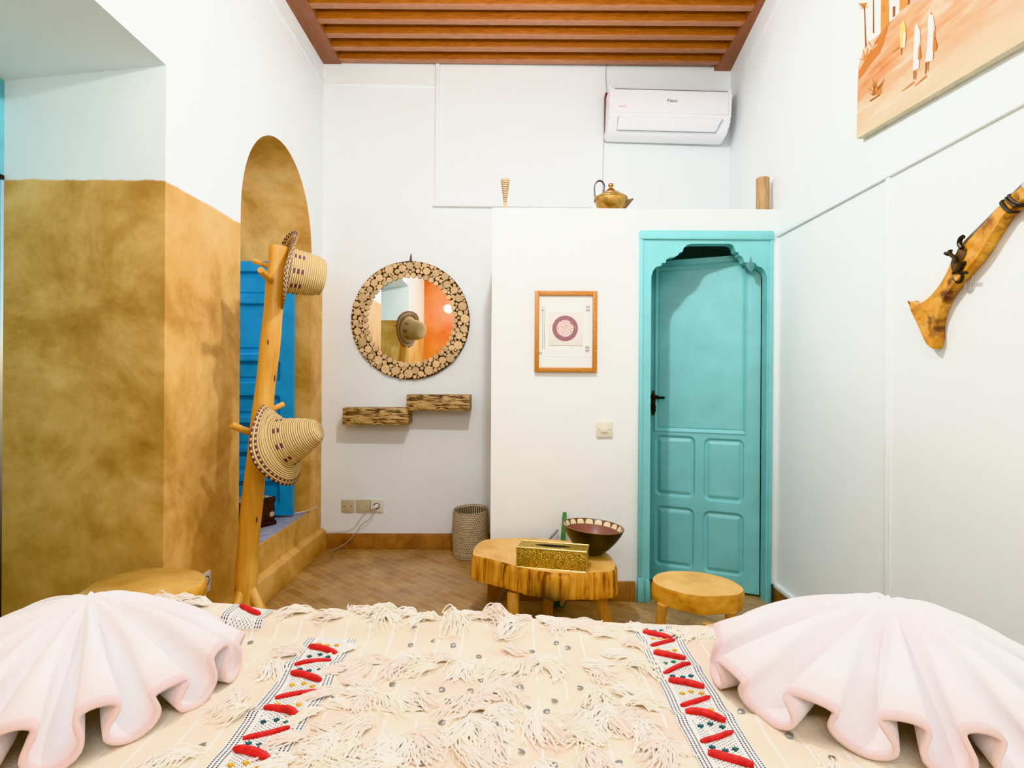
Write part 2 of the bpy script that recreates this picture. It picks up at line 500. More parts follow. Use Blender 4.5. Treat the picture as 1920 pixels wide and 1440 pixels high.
# crown moulding, outer bead, plinth block
box(bm, (ol - .004, YF - .014, zt - .045), (orr + .004, YF + .04, zt + .004), .006)
box(bm, (ol - .002, YF - .008, 0), (ol + .016, YF + .03, zt - .04), .004)
box(bm, (orr - .016, YF - .008, 0), (orr + .002, YF + .03, zt - .04), .004)
box(bm, (ol - .006, YF - .012, 0), (ol + .026, YF + .03, .13), .004)
box(bm, (ol + .036, YF - .010, 0), (inner[0].x + .001, YF + .03, .12), .003)
finish('door_frame', bm, M_teal, door, smooth=25)
trim(10, (orr + .004, YF + .004, .1), (XR + .01, YP + .02, ZD + .02), .002)
bm = newbm(); 
c = U(1408, 498, YF - .004)
prism(bm, [c + Vector(p) for p in ((0, 0, .05), (-.008, 0, .02), (-.030, 0, .012), (-.016, 0, -.02), (0, 0, -.036), (.016, 0, -.02), (.026, 0, .014), (.008, 0, .02))], (0, .016, 0), bevel=.002)
finish('frame_finial', bm, plain('grey_teal_finial', (0.10, 0.25, 0.25), 0.5), door)
# leaf: hinge right, swung inwards on the left
A = Vector((U(1426, 700, 3.085).x, 3.085, .012)); B = Vector((U(1206, 700, 3.34).x, 3.34, .012))
W = (A - B).length; LH = H + .705 - .012
ang = math.atan2(A.y - B.y, A.x - B.x)
ML = Matrix.Translation(B) @ Matrix.Rotation(ang, 4, 'Z')
def leafuv(px, py):
    a, b = ray(px, py)
    n = Vector((-(A.y - B.y), A.x - B.x, 0)); d = B.dot(n) - B.z * 0
    t = Vector((B.x, B.y, 0)).dot(n) / Vector((a, 1, 0)).dot(n)
    p = Vector((a * t, t, H + b * t)); return (p - B).dot((A - B).normalized()), p.z - B.z
# panels from the photo
def prect(px0, py0, px1, py1):
    u0, v1 = leafuv(px0, py0); u1, v0 = leafuv(px1, py1); return u0, u1, v0, v1
panels = [prect(1229, 816, 1302, 934), prect(1321, 822, 1394, 944), prect(1229, 948, 1300, 1068), prect(1319, 958, 1393, 1082)]
u0, vb = leafuv(1226, 806); u1, _ = leafuv(1400, 806); vb = leafuv(1310, 812)[1]
up = (u0, u1, vb, LH - .035)
def leaf_relief(x, z):
    d = 0
    s = sdf_rr(x, z, *up, .004)
    if s < .03:
        d += .006 * max(0, 1 - abs(s + .006) / .007) - .006 * sstep(-.010, -.016, s) - .004 * max(0, 1 - abs(s + .022) / .004)
    for (a, b, c, e) in panels:
        s = sdf_rr(x, z, a, b, c, e, .035)
        if s < .01: d += panel_relief(s, sdf_rr(x, z, a + .026, b - .026, c + .026, e - .026, .003))
    return d
bm = newbm(); relief_slab(bm, W, LH, .035, leaf_relief, 150, 420, ML)
leaf = finish('door_leaf', bm, M_teal, door, smooth=40)
M_iron = plain('dark_bronze_iron', (0.05, 0.038, 0.025), 0.4, 0.8, 0.3, 40)
bm = newbm()
hp = ML @ Vector((leafuv(1226, 745)[0], -.012, leafuv(1226, 745)[1]))
ax = Vector((math.cos(ang), math.sin(ang), 0)); nn = Vector((math.sin(ang), -math.cos(ang), 0))
prism(bm, [hp + ax * a + Vector((0, 0, b)) for a, b in ((-.03, .01), (-.012, .014), (-.004, .04), (.004, .04), (.012, .014), (.03, .012), (.03, -.004), (.012, -.012), (.010, -.06), (.016, -.075), (.004, -.105), (-.006, -.105), (-.014, -.075), (-.010, -.06), (-.012, -.012), (-.03, -.006))], nn * .008, bevel=.002)
tube(bm, [hp, hp + nn * .045], .008, 10)
tube(bm, [hp + nn * .04, hp + nn * .045 + ax * .02, hp + nn * .04 + ax * .055, hp + nn * .043 + ax * .068], [.008, .009, .007, .009], 10)
tube(bm, catmull([hp + nn * .02 + Vector((0, 0, -.02)), hp + nn * .02 + ax * .014 + Vector((0, 0, -.055)), hp + nn * .02 + Vector((0, 0, -.09)), hp + nn * .02 - ax * .012 + Vector((0, 0, -.055)), hp + nn * .02 + Vector((0, 0, -.02))], 5), .004, 6)
finish('door_handle', bm, M_iron, leaf)

# ================================================================== ARCHED WINDOW RECESS
win = sroot('window_1', (-1.7, 3.23, ZS)); win['label'] = 'blue window in the arched recess with one shutter leaf folded open'
def sill_mat():
    t = NT('lilac_grey_sill'); v = t.coord('Object'); y = t.sep(v)[1]
    f = t.math('FRACT', t.math('MULTIPLY', y, 1 / 0.035)); g = t.math('LESS_THAN', f, 0.12)
    n = t.noise(v, 12, 4); c = t.ramp(n, [(0.3, (0.30, 0.31, 0.42)), (0.7, (0.50, 0.50, 0.62))])
    t.bump(g, -0.4, 0.004)
    return t.out(t.mix(g, c, (0.18, 0.17, 0.22)), 0.45)
bm = newbm(); box(bm, (XO, Y_A0, ZS - .02), (XL - .015, Y_A1, ZS + .004), .002)
finish('sill', bm, sill_mat(), win)
bm = newbm()
for lo, hi in (((XO - .02, Y_A0, ZS), (XO + .03, Y_A0 + .06, H + .78)), ((XO - .02, Y_A1 - .06, ZS), (XO + .03, Y_A1, H + .78)), ((XO - .02, Y_A0, H + .75), (XO + .03, Y_A1, H + .85)), ((XO - .02, Y_A0, ZS), (XO + .03, Y_A1, ZS + .05)), ((XO - .01, ym - .02, ZS), (XO + .02, ym + .02, H + .8)), ((XO - .01, Y_A0, H + .1), (XO + .02, Y_A1, H + .14))):
    box(bm, lo, hi, .004)
finish('window_frame', bm, M_blue, win)
M_glass = NT('window_glass'); M_glass.b.inputs['Transmission Weight'].default_value = 1.0
M_glass = M_glass.out((0.85, 0.93, 0.95), 0.25)
bm = newbm(); box(bm, (XO - .004, Y_A0 + .03, ZS + .03), (XO, Y_A1 - .03, H + .8))
finish('window_pane', bm, M_glass, win)
# outside of the arch head is walled up flush with the window head
bm = newbm()
prism(bm, [(XO, y0, z0) for y0, z0 in arch] , (.03, 0, 0))
finish('head_infill', bm, M_tan, win)
# shutter leaf opened against the far jamb, facing the camera
SW, SH = .50, H + .745 - ZS - .02
SO = Vector((U(549, 800, 3.56).x - SW, 3.56, ZS + .018))
def shutter_rel(x, z):
    d = 0
    for (pa_, pb_) in ((512, 560), (572, 665), (680, 720), (745, 785), (797, 842), (852, 890), (906, 950)):
        a1 = H + (712 - pa_) * 3.56 / F - SO.z; a0 = H + (712 - pb_) * 3.56 / F - SO.z
        s = sdf_rr(x, z, .05, SW - .085, a0, a1, .022)
        if s < .01: d += -.036 * sstep(0.003, -0.009, s) + .014 * sstep(.004, -.004, sdf_rr(x, z, .085, SW - .12, a0 + .03, a1 - .03, .003))
    return d
bm = newbm(); relief_slab(bm, SW, SH, .03, shutter_rel, 80, 260, Matrix.Translation(SO))
finish('shutter', bm, M_blue, win, smooth=40)
# second (niche) window: pale blue closed shutters
win2 = sroot('window_2', (XO, 1.4, 0)); win2['label'] = 'pale blue shuttered window at the back of the square niche'
bm = newbm()
box(bm, (XO - .05, Y_N0 - .0, H + .77), (XO - .0, Y_N1 + .05, ZNo + .02), .003)
finish('transom_frame', bm, M_cyan, win2)
bm = newbm()
box(bm, (XO - .06, Y_N0, 0), (XO - .006, Y_N1 - .004, H + .765), .003)
finish('shutter', bm, M_cyan, win2)
bm = newbm(); box(bm, (XO - .01, Y_N1 - .03, H + .755), (XO + .004, Y_N1 - .002, H + .772), .002); finish('hinge', bm, M_iron, win2)

# ================================================================== AIR CONDITIONER
M_ac = plain('white_plastic', (0.82, 0.82, 0.84), 0.25, 0, 0.01, 3)
acx0, acx1 = U(1141, 215, 3.76).x, U(1368, 215, 3.76).x
acz1 = U(1255, 169, 3.77).z; acz0 = U(1250, 264, 3.90).z
acc = Vector(((acx0 + acx1) / 2, 3.94, acz0))
ac = thing('air_conditioner', 'white split air conditioner high on the back wall, right corner', 'air conditioner', acc)
hh = acz1 - acz0; w2 = (acx1 - acx0) / 2
RT = Matrix.Translation(acc) @ Matrix.Rotation(math.radians(1.2), 4, 'Y')
prof = [(0.005, .03), (0, 0), (-.10, .0), (-.155, .03), (-.185, .075), (-.20, .10), (-.205, hh - .03), (-.195, hh - .005), (-.17, hh), (0.005, hh)]
prof = catmull([(0, a, b) for a, b in prof], 3)
bm = newbm(); tmp = newbm()
prism(tmp, [Vector((-w2, p.y, p.z)) for p in prof], (2 * w2, 0, 0))
bmesh.ops.bevel(tmp, geom=[e for e in tmp.edges if abs(abs(e.verts[0].co.x) - w2) < 1e-4 and abs(abs(e.verts[1].co.x) - w2) < 1e-4 and e.verts[0].co.x * e.verts[1].co.x > 0], offset=.008, segments=2, affect='EDGES')
for v in tmp.verts: v.co = RT @ v.co
merge(bm, tmp)
finish('body', bm, M_ac, ac)
bm = newbm(); box(bm, (-w2 + .022, -.2125, .112), (w2 - .02, -.19, hh - .022), .006, mat=RT); finish('front_panel', bm, M_ac, ac)
M_gap = plain('grey_gap', (0.16, 0.17, 0.20), 0.6)
bm = newbm(); box(bm, (-w2 + .03, -.209, hh - .0215), (w2 - .03, -.19, hh - .0165), .001, mat=RT); finish('panel_gap', bm, M_gap, ac)
bm = newbm()
def acp(x, s): # point on sloped outlet; s 0..1 from lower to upper
    return RT @ Vector((x, -.138 - s * .058, .014 + s * .082))
lo, hi = .12, .95
prism(bm, [acp(-w2 + .06, lo), acp(w2 - .085, lo), acp(w2 - .06, hi), acp(-w2 + .06, hi)], RT.to_3x3() @ Vector((0, -.012, -.008)), bevel=.002)
flap = finish('flap', bm, M_ac, ac)
bm = newbm()
off = RT.to_3x3() @ Vector((0, -.014, -.010))
tube(bm, [acp(-w2 + .06, hi) + off, acp(-w2 + .058, lo - .02) + off, acp(w2 - .083, lo - .02) + off, acp(w2 - .058, hi) + off], .0022, 6)
finish('flap_gap', bm, M_gap, flap)
def textmesh(s, size, M, mat, name, parent, ext=.0006):
    cu = bpy.data.curves.new(name, 'FONT'); cu.body = s; cu.size = size; cu.align_x = 'CENTER'; cu.align_y = 'CENTER'; cu.extrude = ext
    o = bpy.data.objects.new(name, cu); COL.objects.link(o)
    bpy.context.view_layer.update()
    me = bpy.data.meshes.new_from_object(o.evaluated_get(bpy.context.evaluated_depsgraph_get()))
    bpy.data.objects.remove(o); bpy.data.curves.remove(cu)
    bm = newbm(); bm.from_mesh(me)
    for v in bm.verts: v.co = M @ v.co
    bpy.data.meshes.remove(me)
    return finish(name, bm, mat, parent, smooth=0)
RX = Matrix.Rotation(PI / 2, 4, 'X')
M_ink = plain('black_print', (0.015, 0.015, 0.02), 0.5)
M_red = plain('red_print', (0.72, 0.25, 0.24), 0.5)
lg = U(1257, 198, 3.74) - acc
textmesh('Fitco', .030, RT @ Matrix.Translation((.008, -.2135, hh - .092)) @ RX @ Matrix.Scale(1.15, 4, (1, 0, 0)), M_ink, 'logo', ac)
textmesh('SMART', .017, RT @ Matrix.Translation((-w2 + .085, -.2135, .145)) @ RX, M_red, 'red_lettering', ac)
bm = newbm(); a = U(1133, 180, 3.95); b = U(1150, 262, 3.95)
box(bm, (a.x, 3.90, b.z), (b.x + .03, 3.965, a.z), .003)
finish('mounting_board', bm, wood('red_brown_wood', (0.10, 0.02, 0.012), (0.22, 0.06, 0.035), (20, 20, 3)), ac)

# ================================================================== THINGS ON THE PARTITION SHELF
def up_at(px, d, z): a = U(px, 400, d); return Vector((a.x, d, z))
# striped wooden vase
b0 = up_at(947, 3.08, ZP)
pf = [(0.0, 0), (.016, 0), (.017, .008), (.009, .03), (.008, .04)]
for k in range(12):
    z = .04 + k * .0098; rr_ = .0085 + k * .00125
    pf += [(rr_, z), (rr_ + .001, z + .003), (rr_ + .001, z + .007), (rr_ - .001, z + .0085)]
pf += [(.0245, .158), (.0255, .170), (.022, .171), (.018, .15), (0, .149)]
def vase_mat():
    t = NT('banded_pale_wood'); v = t.coord('Object'); z = t.sep(v)[2]
    f = t.math('FRACT', t.math('MULTIPLY', t.math('SUBTRACT', z, .04), 1 / .0098))
    g = t.math('MULTIPLY', t.math('GREATER_THAN', f, .72), t.math('MULTIPLY', t.math('GREATER_THAN', z, .04), t.math('LESS_THAN', z, .155)))
    return t.out(t.mix(g, (0.52, 0.39, 0.22), (0.13, 0.075, 0.04)), 0.5)
bm = newbm(); lathe(bm, pf, Matrix.Translation(b0), 28)
tag(finish('turned_wooden_vase', bm, vase_mat(), loc=b0), 'slim turned wooden vase with dark rings, left end of partition shelf', 'vase')
# brass teapot
M_brass = (lambda t: (t.bump(t.noise(t.coord('Object'), 160, 3), .5, .002), t.out(t.ramp(t.noise(t.coord('Object'), 30, 5), [(0.3, (0.36, 0.20, 0.05)), (0.7, (0.62, 0.38, 0.13))]), 0.32, 0.9))[1])(NT('worn_brass'))
b0 = up_at(1145, 3.09, ZP)
tp = thing('teapot', 'round brass teapot with tall looped handle on the partition shelf', 'teapot', b0)
bm = newbm(); T0 = Matrix.Translation(b0)
pf = [(0, .004), (.045, 0), (.062, .008), (.080, .032), (.087, .055), (.088, .066), (.092, .070), (.092, .074), (.086, .078), (.070, .088), (.052, .094)]
lathe(bm, [(r, z) for r, z in pf], T0, 40); finish('body', bm, M_brass, tp)
bm = newbm()
lathe(bm, [(.054, .092), (.054, .098), (.046, .104), (.034, .109), (.030, .112), (.022, .122), (.010, .130), (.009, .136), (.015, .142), (.0155, .149), (.010, .156), (0, .157)], T0, 32)
finish('lid', bm, M_brass, tp)
bm = newbm()
prism(bm, [b0 + Vector(p) for p in ((.072, -.016, .03), (.082, -.020, .062), (.125, -.004, .074), (.125, .004, .074), (.082, .020, .062), (.072, .016, .03))][:3] + [b0 + Vector((.124, -.004, .066))], (0, .01, 0))
tube(bm, [b0 + Vector(p) for p in ((.066, 0, .028), (.088, 0, .047), (.108, 0, .062), (.124, 0, .073))], [.022, .019, .011, .004], 10, flat=.8)
finish('spout', bm, plain('dark_brass', (0.22, 0.15, 0.09), 0.4, 0.7), tp)
bm = newbm()
for dy in (-.006, .006):
    tube(bm, catmull([b0 + Vector((x, dy, z)) for x, z in ((-.090, .055), (-.086, .075), (-.090, .110), (-.089, .145), (-.075, .166), (-.060, .170), (-.046, .164), (-.036, .145), (-.038, .122), (-.040, .095))], 5), .0036, 8)
finish('handle', bm, plain('grey_iron_handle', (0.12, 0.11, 0.10), 0.4, 0.8), tp)
# wooden cylinder
b0 = up_at(1430, 3.09, ZP)
bm = newbm(); lathe(bm, [(0, 0), (.033, 0), (.034, .004), (.0345, .10), (.035, .186), (.033, .190), (0, .19)], Matrix.Translation(b0), 28, jitter=lambda p, a, f: p * (1 + .02 * math.sin(a * 3 + 1)) if False else Vector((p.x * (1 + .025 * math.sin(3 * a)), p.y * (1 + .025 * math.sin(3 * a)), p.z)))
tag(finish('wooden_cylinder', bm, wood('cylinder_wood', (0.27, 0.14, 0.05), (0.55, 0.36, 0.17), (40, 40, 3), .5), loc=b0), 'plain upright wooden cylinder, right end of partition shelf', 'ornament')

# ================================================================== MIRROR
mc = U(769, 600, 3.91); yw = YB0 + (mc.x - XL) * (YB1 - YB0) / (XR2 - XL)
mc = Vector((mc.x, yw, mc.z))
mir = thing('mirror', 'round mirror framed with wood slices on the back wall', 'mirror', mc)
MR = frame_mat(mc, (0, -1, 0), (1, 0, 0))
M_bark = plain('dark_bark', (0.06, 0.032, 0.016), 0.8, 0, 0.3, 30)
bm = newbm(); lathe(bm, [(.285, .0), (.41, .0), (.414, .006), (.414, .018), (.408, .022), (.290, .022), (.285, .018), (.285, 0)], MR, 96); finish('frame_ring', bm, M_bark, mir)
M_mir = NT('mirror_silver'); M_mir = M_mir.out((0.93, 0.94, 0.93), 0.005, 1.0)
bm = newbm(); lathe(bm, [(0, .0235), (.312, .0235), (.312, .016), (0, .016)], MR, 96); finish('mirror_glass', bm, M_mir, mir)
def slice_mat(i):
    t = NT('wood_slice_%d' % i); v = t.coord('Object'); n = t.noise(v, 60, 4)
    k = (0.85, 1.0, 1.12)[i]
    return t.out(t.ramp(n, [(0.3, (0.56 * k, 0.36 * k, 0.17 * k)), (0.7, (0.78 * k, 0.56 * k, 0.32 * k))]), 0.6)
SM = [slice_mat(i) for i in range(3)]
circ = []
rng = random.Random(3)
def tryc(r, n):
    c = 0
    for _ in range(n):
        a = rng.uniform(0, 2 * PI); d = rng.uniform(.297 + r * .75, .413 - r * .9)
        x, y = d * math.cos(a), d * math.sin(a)
        if all(math.hypot(x - u, y - v) > (r + s) * .985 + .0002 for u, v, s in circ): circ.append((x, y, r)); c += 1
N_ = 96
for k in range(46):   # tidy inner row against the glass
    a = 2 * PI * (k + rng.uniform(-.12, .12)) / 46; r = rng.uniform(.0165, .0205)
    circ.append(((.299 + r * .8) * math.cos(a), (.299 + r * .8) * math.sin(a), r * .97))
for r, n in ((.030, 60), (.025, 300), (.021, 600), (.018, 1200), (.0155, 2500), (.013, 4000), (.010, 8000), (.0078, 8000), (.006, 8000)):
    tryc(r, n)
circ = [(x, y, r * 1.05) for x, y, r in circ]
circ.sort(key=lambda c: -c[2])
def add_slice(bm, x, y, r, mi):
    ph = rng.uniform(0, 6.28); e = rng.uniform(0, .10)
    jit = lambda p, a, f: Vector((p.x * (1 + e * math.cos(2 * a + ph) * .6) + x, p.y * (1 + e * math.cos(2 * a + ph + .5) * .6) + y, p.z))
    z = .020
    lathe(bm, [(r, z), (r, z + .010), (r * .90, z + .0125), (r * .55, z + .0128), (0.0001, z + .013)], MR, 16, jitter=jit, mis=[3, mi, mi, mi])
for k, (x, y, r) in enumerate(circ[:100]):
    bm = newbm(); add_slice(bm, x, y, r, k % 3); finish('wood_slice', bm, SM + [M_bark], mir)
bm = newbm()
for k, (x, y, r) in enumerate(circ[100:]): add_slice(bm, x, y, r, k % 3)
o = finish('wood_slice', bm, SM + [M_bark], mir); o['kind'] = 'stuff'
bm = newbm(); hk = mc + Vector((0, -.02, .418))
tube(bm, [hk + Vector((0, 0, -.01)), hk + Vector((0, 0, .015)), hk + Vector((.001, -.003, .032)), hk + Vector((.001, 0, .048))], [.010, .008, .005, .002], 10)
finish('hanger', bm, plain('dark_hook', (0.12, 0.08, 0.05), 0.5), mir)

# ================================================================== SHELVES
def gouged():
    t = NT('gouged_wood'); v = t.coord('Object', (13, 30, 75)); n = t.noise(v, 1.0, 4, 0.6, 0.8)
    n2 = t.noise(t.coord('Object', (3, 20, 20)), 5, 4)
    c = t.ramp(n, [(0.41, (0.035, 0.016, 0.006)), (0.48, (0.36, 0.20, 0.07)), (0.56, (0.62, 0.42, 0.18))])
    t.bump(n, 0.6, 0.01)
    return t.out(t.mix(0.12, c, t.ramp(n2, [(0.3, (0.25, 0.13, 0.05)), (0.7, (0.55, 0.38, 0.18))])), 0.55)
M_goug = gouged()
def shelf(x0, y0, x1, y1, label):
    dF = 3.78; a = U(x0, y0, dF); b = U(x1, y1, dF)
    c = Vector(((a.x + b.x) / 2, YB0, b.z))
    bm = newbm(); box(bm, (a.x, dF, b.z), (b.x, YB0 + .02, a.z), .004)
    for v in bm.verts: v.co += Vector((0, 0, .004 * noise.noise(v.co * 9)))
    tag(finish('wall_shelf', bm, M_goug, loc=c), label, 'shelf', 'floating shelves under the mirror')
shelf(642, 765, 765, 797, 'lower left floating shelf of gouged wood under the mirror')
shelf(762, 740, 881, 770, 'higher right floating shelf of gouged wood under the mirror')

# ================================================================== FRAMED PICTURE, SWITCH
yf = YP
def pp(px, py, off): p = U(px, py, yf - off); return p
pc = U(1061, 621, YP - .01); pc = Vector((pc.x, YP, pc.z))
pic = thing('framed_picture', 'framed print with a round mauve medallion on the partition wall', 'picture', pc)
def pl(px, py): p = U(px, py, YP - .02); return p.x, p.z
X0, Z1_ = pl(1003, 545); X1, Z0_ = pl(1119, 698); fw = .024
M_frame = (lambda t: t.out(t.ramp(t.noise(t.coord('Object', (60, 60, 60)), 2.2, 5, .7), [(0.3, (0.22, 0.075, 0.012)), (0.5, (0.50, 0.19, 0.03)), (0.7, (0.66, 0.31, 0.06))]), 0.4))(NT('burl_frame'))
bm = newbm(); tmp = bmesh.new()
for lo, hi in (((X0, YP - .022, Z0_), (X0 + fw, YP, Z1_)), ((X1 - fw, YP - .022, Z0_), (X1, YP, Z1_)), ((X0 + fw, YP - .022, Z0_), (X1 - fw, YP, Z0_ + fw)), ((X0 + fw, YP - .022, Z1_ - fw), (X1 - fw, YP, Z1_))):
    box(bm, lo, hi, .002)
finish('frame', bm, M_frame, pic)
def flat(name, parent, rects, m, y0, y1, bev=0):
    bm = newbm()
    for (a, b, c, d) in rects: box(bm, (a, y0, c), (b, y1, d), bev)
    return finish(name, bm, m, parent)
paper = flat('paper', pic, [(X0 + .01, X1 - .01, Z0_ + .01, Z1_ - .01)], plain('cream_paper', (0.80, 0.81, 0.76), 0.6, 0, .02), YP - .010, YP - .001)
def pr(a, b, c, d):
    x0, z1 = pl(a, b); x1, z0 = pl(c, d); return (x0, x1, z0, z1)
def cp(x, y): return 995 + x * .118, 535 + y * .118   # crop -> photo
flat('card', paper, [pr(*cp(285, 412), *cp(830, 955))], plain('ivory_card', (0.82, 0.77, 0.70), 0.6, 0, .02), YP - .0145, YP - .009, .0015)
M_mauve = (lambda t: t.out(t.ramp(t.noise(t.coord('Object'), 260, 3), [(0.35, (0.16, 0.055, 0.065)), (0.55, (0.30, 0.13, 0.14)), (0.7, (0.65, 0.45, 0.42))]), 0.6))(NT('mauve_print'))
M_flor = (lambda t: t.out(t.ramp(t.noise(t.coord('Object'), 170, 4), [(0.36, (0.22, 0.10, 0.08)), (0.46, (0.72, 0.52, 0.48)), (0.6, (0.82, 0.72, 0.66))]), 0.6))(NT('floral_print'))
M_gold = plain('ochre_print', (0.72, 0.50, 0.25), 0.6)
mcx, mcz = pl(*cp(549, 682)); rO = 205 * .118 * 3.01 / F; rI = 140 * .118 * 3.01 / F
MM = frame_mat((mcx, YP - .0146, mcz), (0, -1, 0), (1, 0, 0))
bm = newbm(); lathe(bm, [(rI * .96, 0), (rI * .96, .0006), (rO, .0006), (rO, 0)], MM, 48)
finish('medallion_ring', bm, M_mauve, paper)
bm = newbm(); lathe(bm, [(0, .0004), (rI, .0004), (rI, 0)], MM, 48, mi=0); lathe(bm, [(0, .0008), (rI * .18, .0008), (rI * .18, 0)], Matrix.Translation((-.001, 0, .002)) @ MM, 16, mi=1)
finish('medallion_centre', bm, [M_flor, M_gold], paper)
M_gl = plain('maroon_print', (0.13, 0.05, 0.06), 0.6); M_gr = plain('grey_print', (0.30, 0.28, 0.24), 0.6)
rects = []
def glyph(x0, y0, x1, y1):
    # small two-row block of bars
    w = (x1 - x0) / 3; hm = (y0 + y1) / 2; g = (y1 - y0) * .10
    for k in range(3):
        xa = x0 + k * w
        for (ya, yb, up_) in ((y0, hm - g, 0), (hm + g, y1, 1)):
            rects.append(pr(*cp(xa, ya), *cp(xa + w * .38, yb)))
            rects.append(pr(*cp(xa, yb - 8 if not up_ else ya), *cp(xa + w * .8, yb if not up_ else ya + 8)))
glyph(882, 318, 950, 418); glyph(874, 962, 942, 1062)
flat('printed_glyph', paper, rects, M_gl, YP - .0108, YP - .0095)
rects = []
glyph(138, 1052, 188, 1106)
rects += [pr(*cp(189, 335), *cp(197, 1005)), pr(*cp(224, 330), *cp(231, 600)), pr(*cp(214, 600), *cp(221, 1022)), pr(*cp(170, 388), *cp(212, 402)), pr(*cp(130, 1130), *cp(985, 1134))]
flat('printed_lines', paper, rects, M_gr, YP - .0108, YP - .0095)
# light switch
M_ivory = plain('ivory_plastic', (0.74, 0.70, 0.58), 0.35, 0, .02); M_ivoryd = plain('ivory_plastic_dark', (0.55, 0.49, 0.34), 0.4, 0, .05)
a = U(1118, 790, YP); b = U(1148, 820, YP)
sw = thing('light_switch', 'square ivory light switch on the partition beside the door', 'light switch', ((a.x + b.x) / 2, YP, (a.z + b.z) / 2))
flat('plate', sw, [(a.x, b.x, b.z, a.z)], M_ivory, YP - .010, YP, .003)
c = Vector(sw['_w'])
flat('rocker', sw, [(c.x - .019, c.x + .019, c.z - .017, c.z + .015)], M_ivory, YP - .016, YP - .008, .003)
flat('screw', sw, [(c.x - .031, c.x - .027, c.z - .003, c.z + .001), (c.x + .027, c.x + .031, c.z - .003, c.z + .001)], M_iron, YP - .0108, YP - .009)

# ================================================================== WALL SOCKETS (back wall)
def wally(x): return YB0 + (x - XL) * (YB1 - YB0) / (XR2 - XL)
def sock(px0, px1, py0, py1, kind, label):
    a = U(px0, py0, 3.93); b = U(px1, py1, 3.93); c = Vector(((a.x + b.x) / 2, wally(a.x), (a.z + b.z) / 2))
    s = thing('wall_socket' if kind != 'blank' else 'blank_wall_plate', label, 'socket' if kind != 'blank' else 'wall plate', c)
    flat('plate', s, [(a.x, b.x, b.z, a.z)], M_ivoryd if kind != 'round' else M_ivory, c.y - .012, c.y + .004, .003)
    if kind == 'two': flat('pin_hole', s, [(c.x - .027, c.x - .021, c.z - .004, c.z + .002), (c.x + .021, c.x + .027, c.z - .003, c.z + .003)], M_iron, c.y - .0125, c.y - .01)
    if kind == 'blank': flat('screw', s, [(c.x + .020, c.x + .026, c.z - .006, c.z)], M_iron, c.y - .0125, c.y - .01)
    if kind == 'round':
        bm = newbm(); lathe(bm, [(.017, 0), (.020, .001), (.022, 0), (.022, -.006), (.017, -.006), (.017, 0)], frame_mat((c.x, c.y - .012, c.z), (0, -1, 0), (1, 0, 0)), 28)
        finish('socket_ring', bm, M_iron, s)
    return c
sock(641, 664, 937, 960, 'two', 'left yellowed socket plate with two holes, low on back wall')
sock(668, 694, 937, 960, 'blank', 'middle blank plate between two sockets low on back wall')
c3 = sock(695, 718, 937, 960, 'round', 'right socket with a white plug, low on back wall')
M_cable = plain('white_cable', (0.72, 0.70, 0.68), 0.5, 0, .03); M_cabg = plain('grey_cable', (0.45, 0.43, 0.42), 0.5, 0, .03)
pb = c3 + Vector((0, -.012, 0))
cord = thing('power_cord', 'grey power cord with white plug hanging down to the back skirting', 'power cord', pb)
bm = newbm(); tube(bm, [pb + Vector((.0, .0, 0)), pb + Vector((0, -.012, 0)), pb + Vector((-.008, -.020, -.004)), pb + Vector((-.03, -.022, -.014))], [.015, .015, .010, .006], 12); finish('plug', bm, M_cable, cord)
bm = newbm()
tube(bm, catmull([pb + Vector((-.004, -.016, -.012))] + [U(x, y, 3.90) for x, y in ((701, 960), (693, 973), (679, 983), (668, 997))] + [U(656, 1012, 3.885), U(640, 1024, 3.87), U(622, 1031, 3.86)], 5), .0028, 6)
finish('cable', bm, M_cabg, cord)
bm = newbm()
pts = [U(690, 953, 3.91), U(676, 972, 3.92), U(662, 990, 3.92), U(640, 996, 3.92), U(612, 995, 3.91), U(600, 990, 3.89), Vector((XL + .02, 3.80, .315)), Vector((XL - .005, 3.70, .318)), Vector((XL - .035, 3.66, .318)), Vector((XL - .08, 3.63, .312))]
tube(bm, catmull(pts, 5), .0028, 6)
tag(finish('extension_cable', bm, M_cable, loc=pts[3]), 'thin white cable from the middle plate along the wall to the blue shutter', 'cable')
# socket on the pier
a = UX(382, 1093, XL); s = thing('wall_socket', 'white socket on the ochre pier behind the log stool', 'socket', (XL, a.y, a.z))
y0 = UX(374, 1090, XL).y; y1 = UX(391, 1090, XL).y
bm = newbm(); box(bm, (XL, y0, a.z - .045), (XL + .011, y1, a.z + .045), .003); finish('plate', bm, plain('white_socket_plastic', (0.80, 0.79, 0.74), 0.35), s)
bm = newbm(); lathe(bm, [(.017, 0), (.019, .001), (.021, 0), (.021, -.004), (.017, -.004), (.017, 0)], frame_mat((XL + .0115, a.y + .004, a.z + .008), (1, 0, 0)), 24)
box(bm, (XL + .01, a.y + .000, a.z + .006), (XL + .0125, a.y + .004, a.z + .010)); finish('socket_ring', bm, M_iron, s)

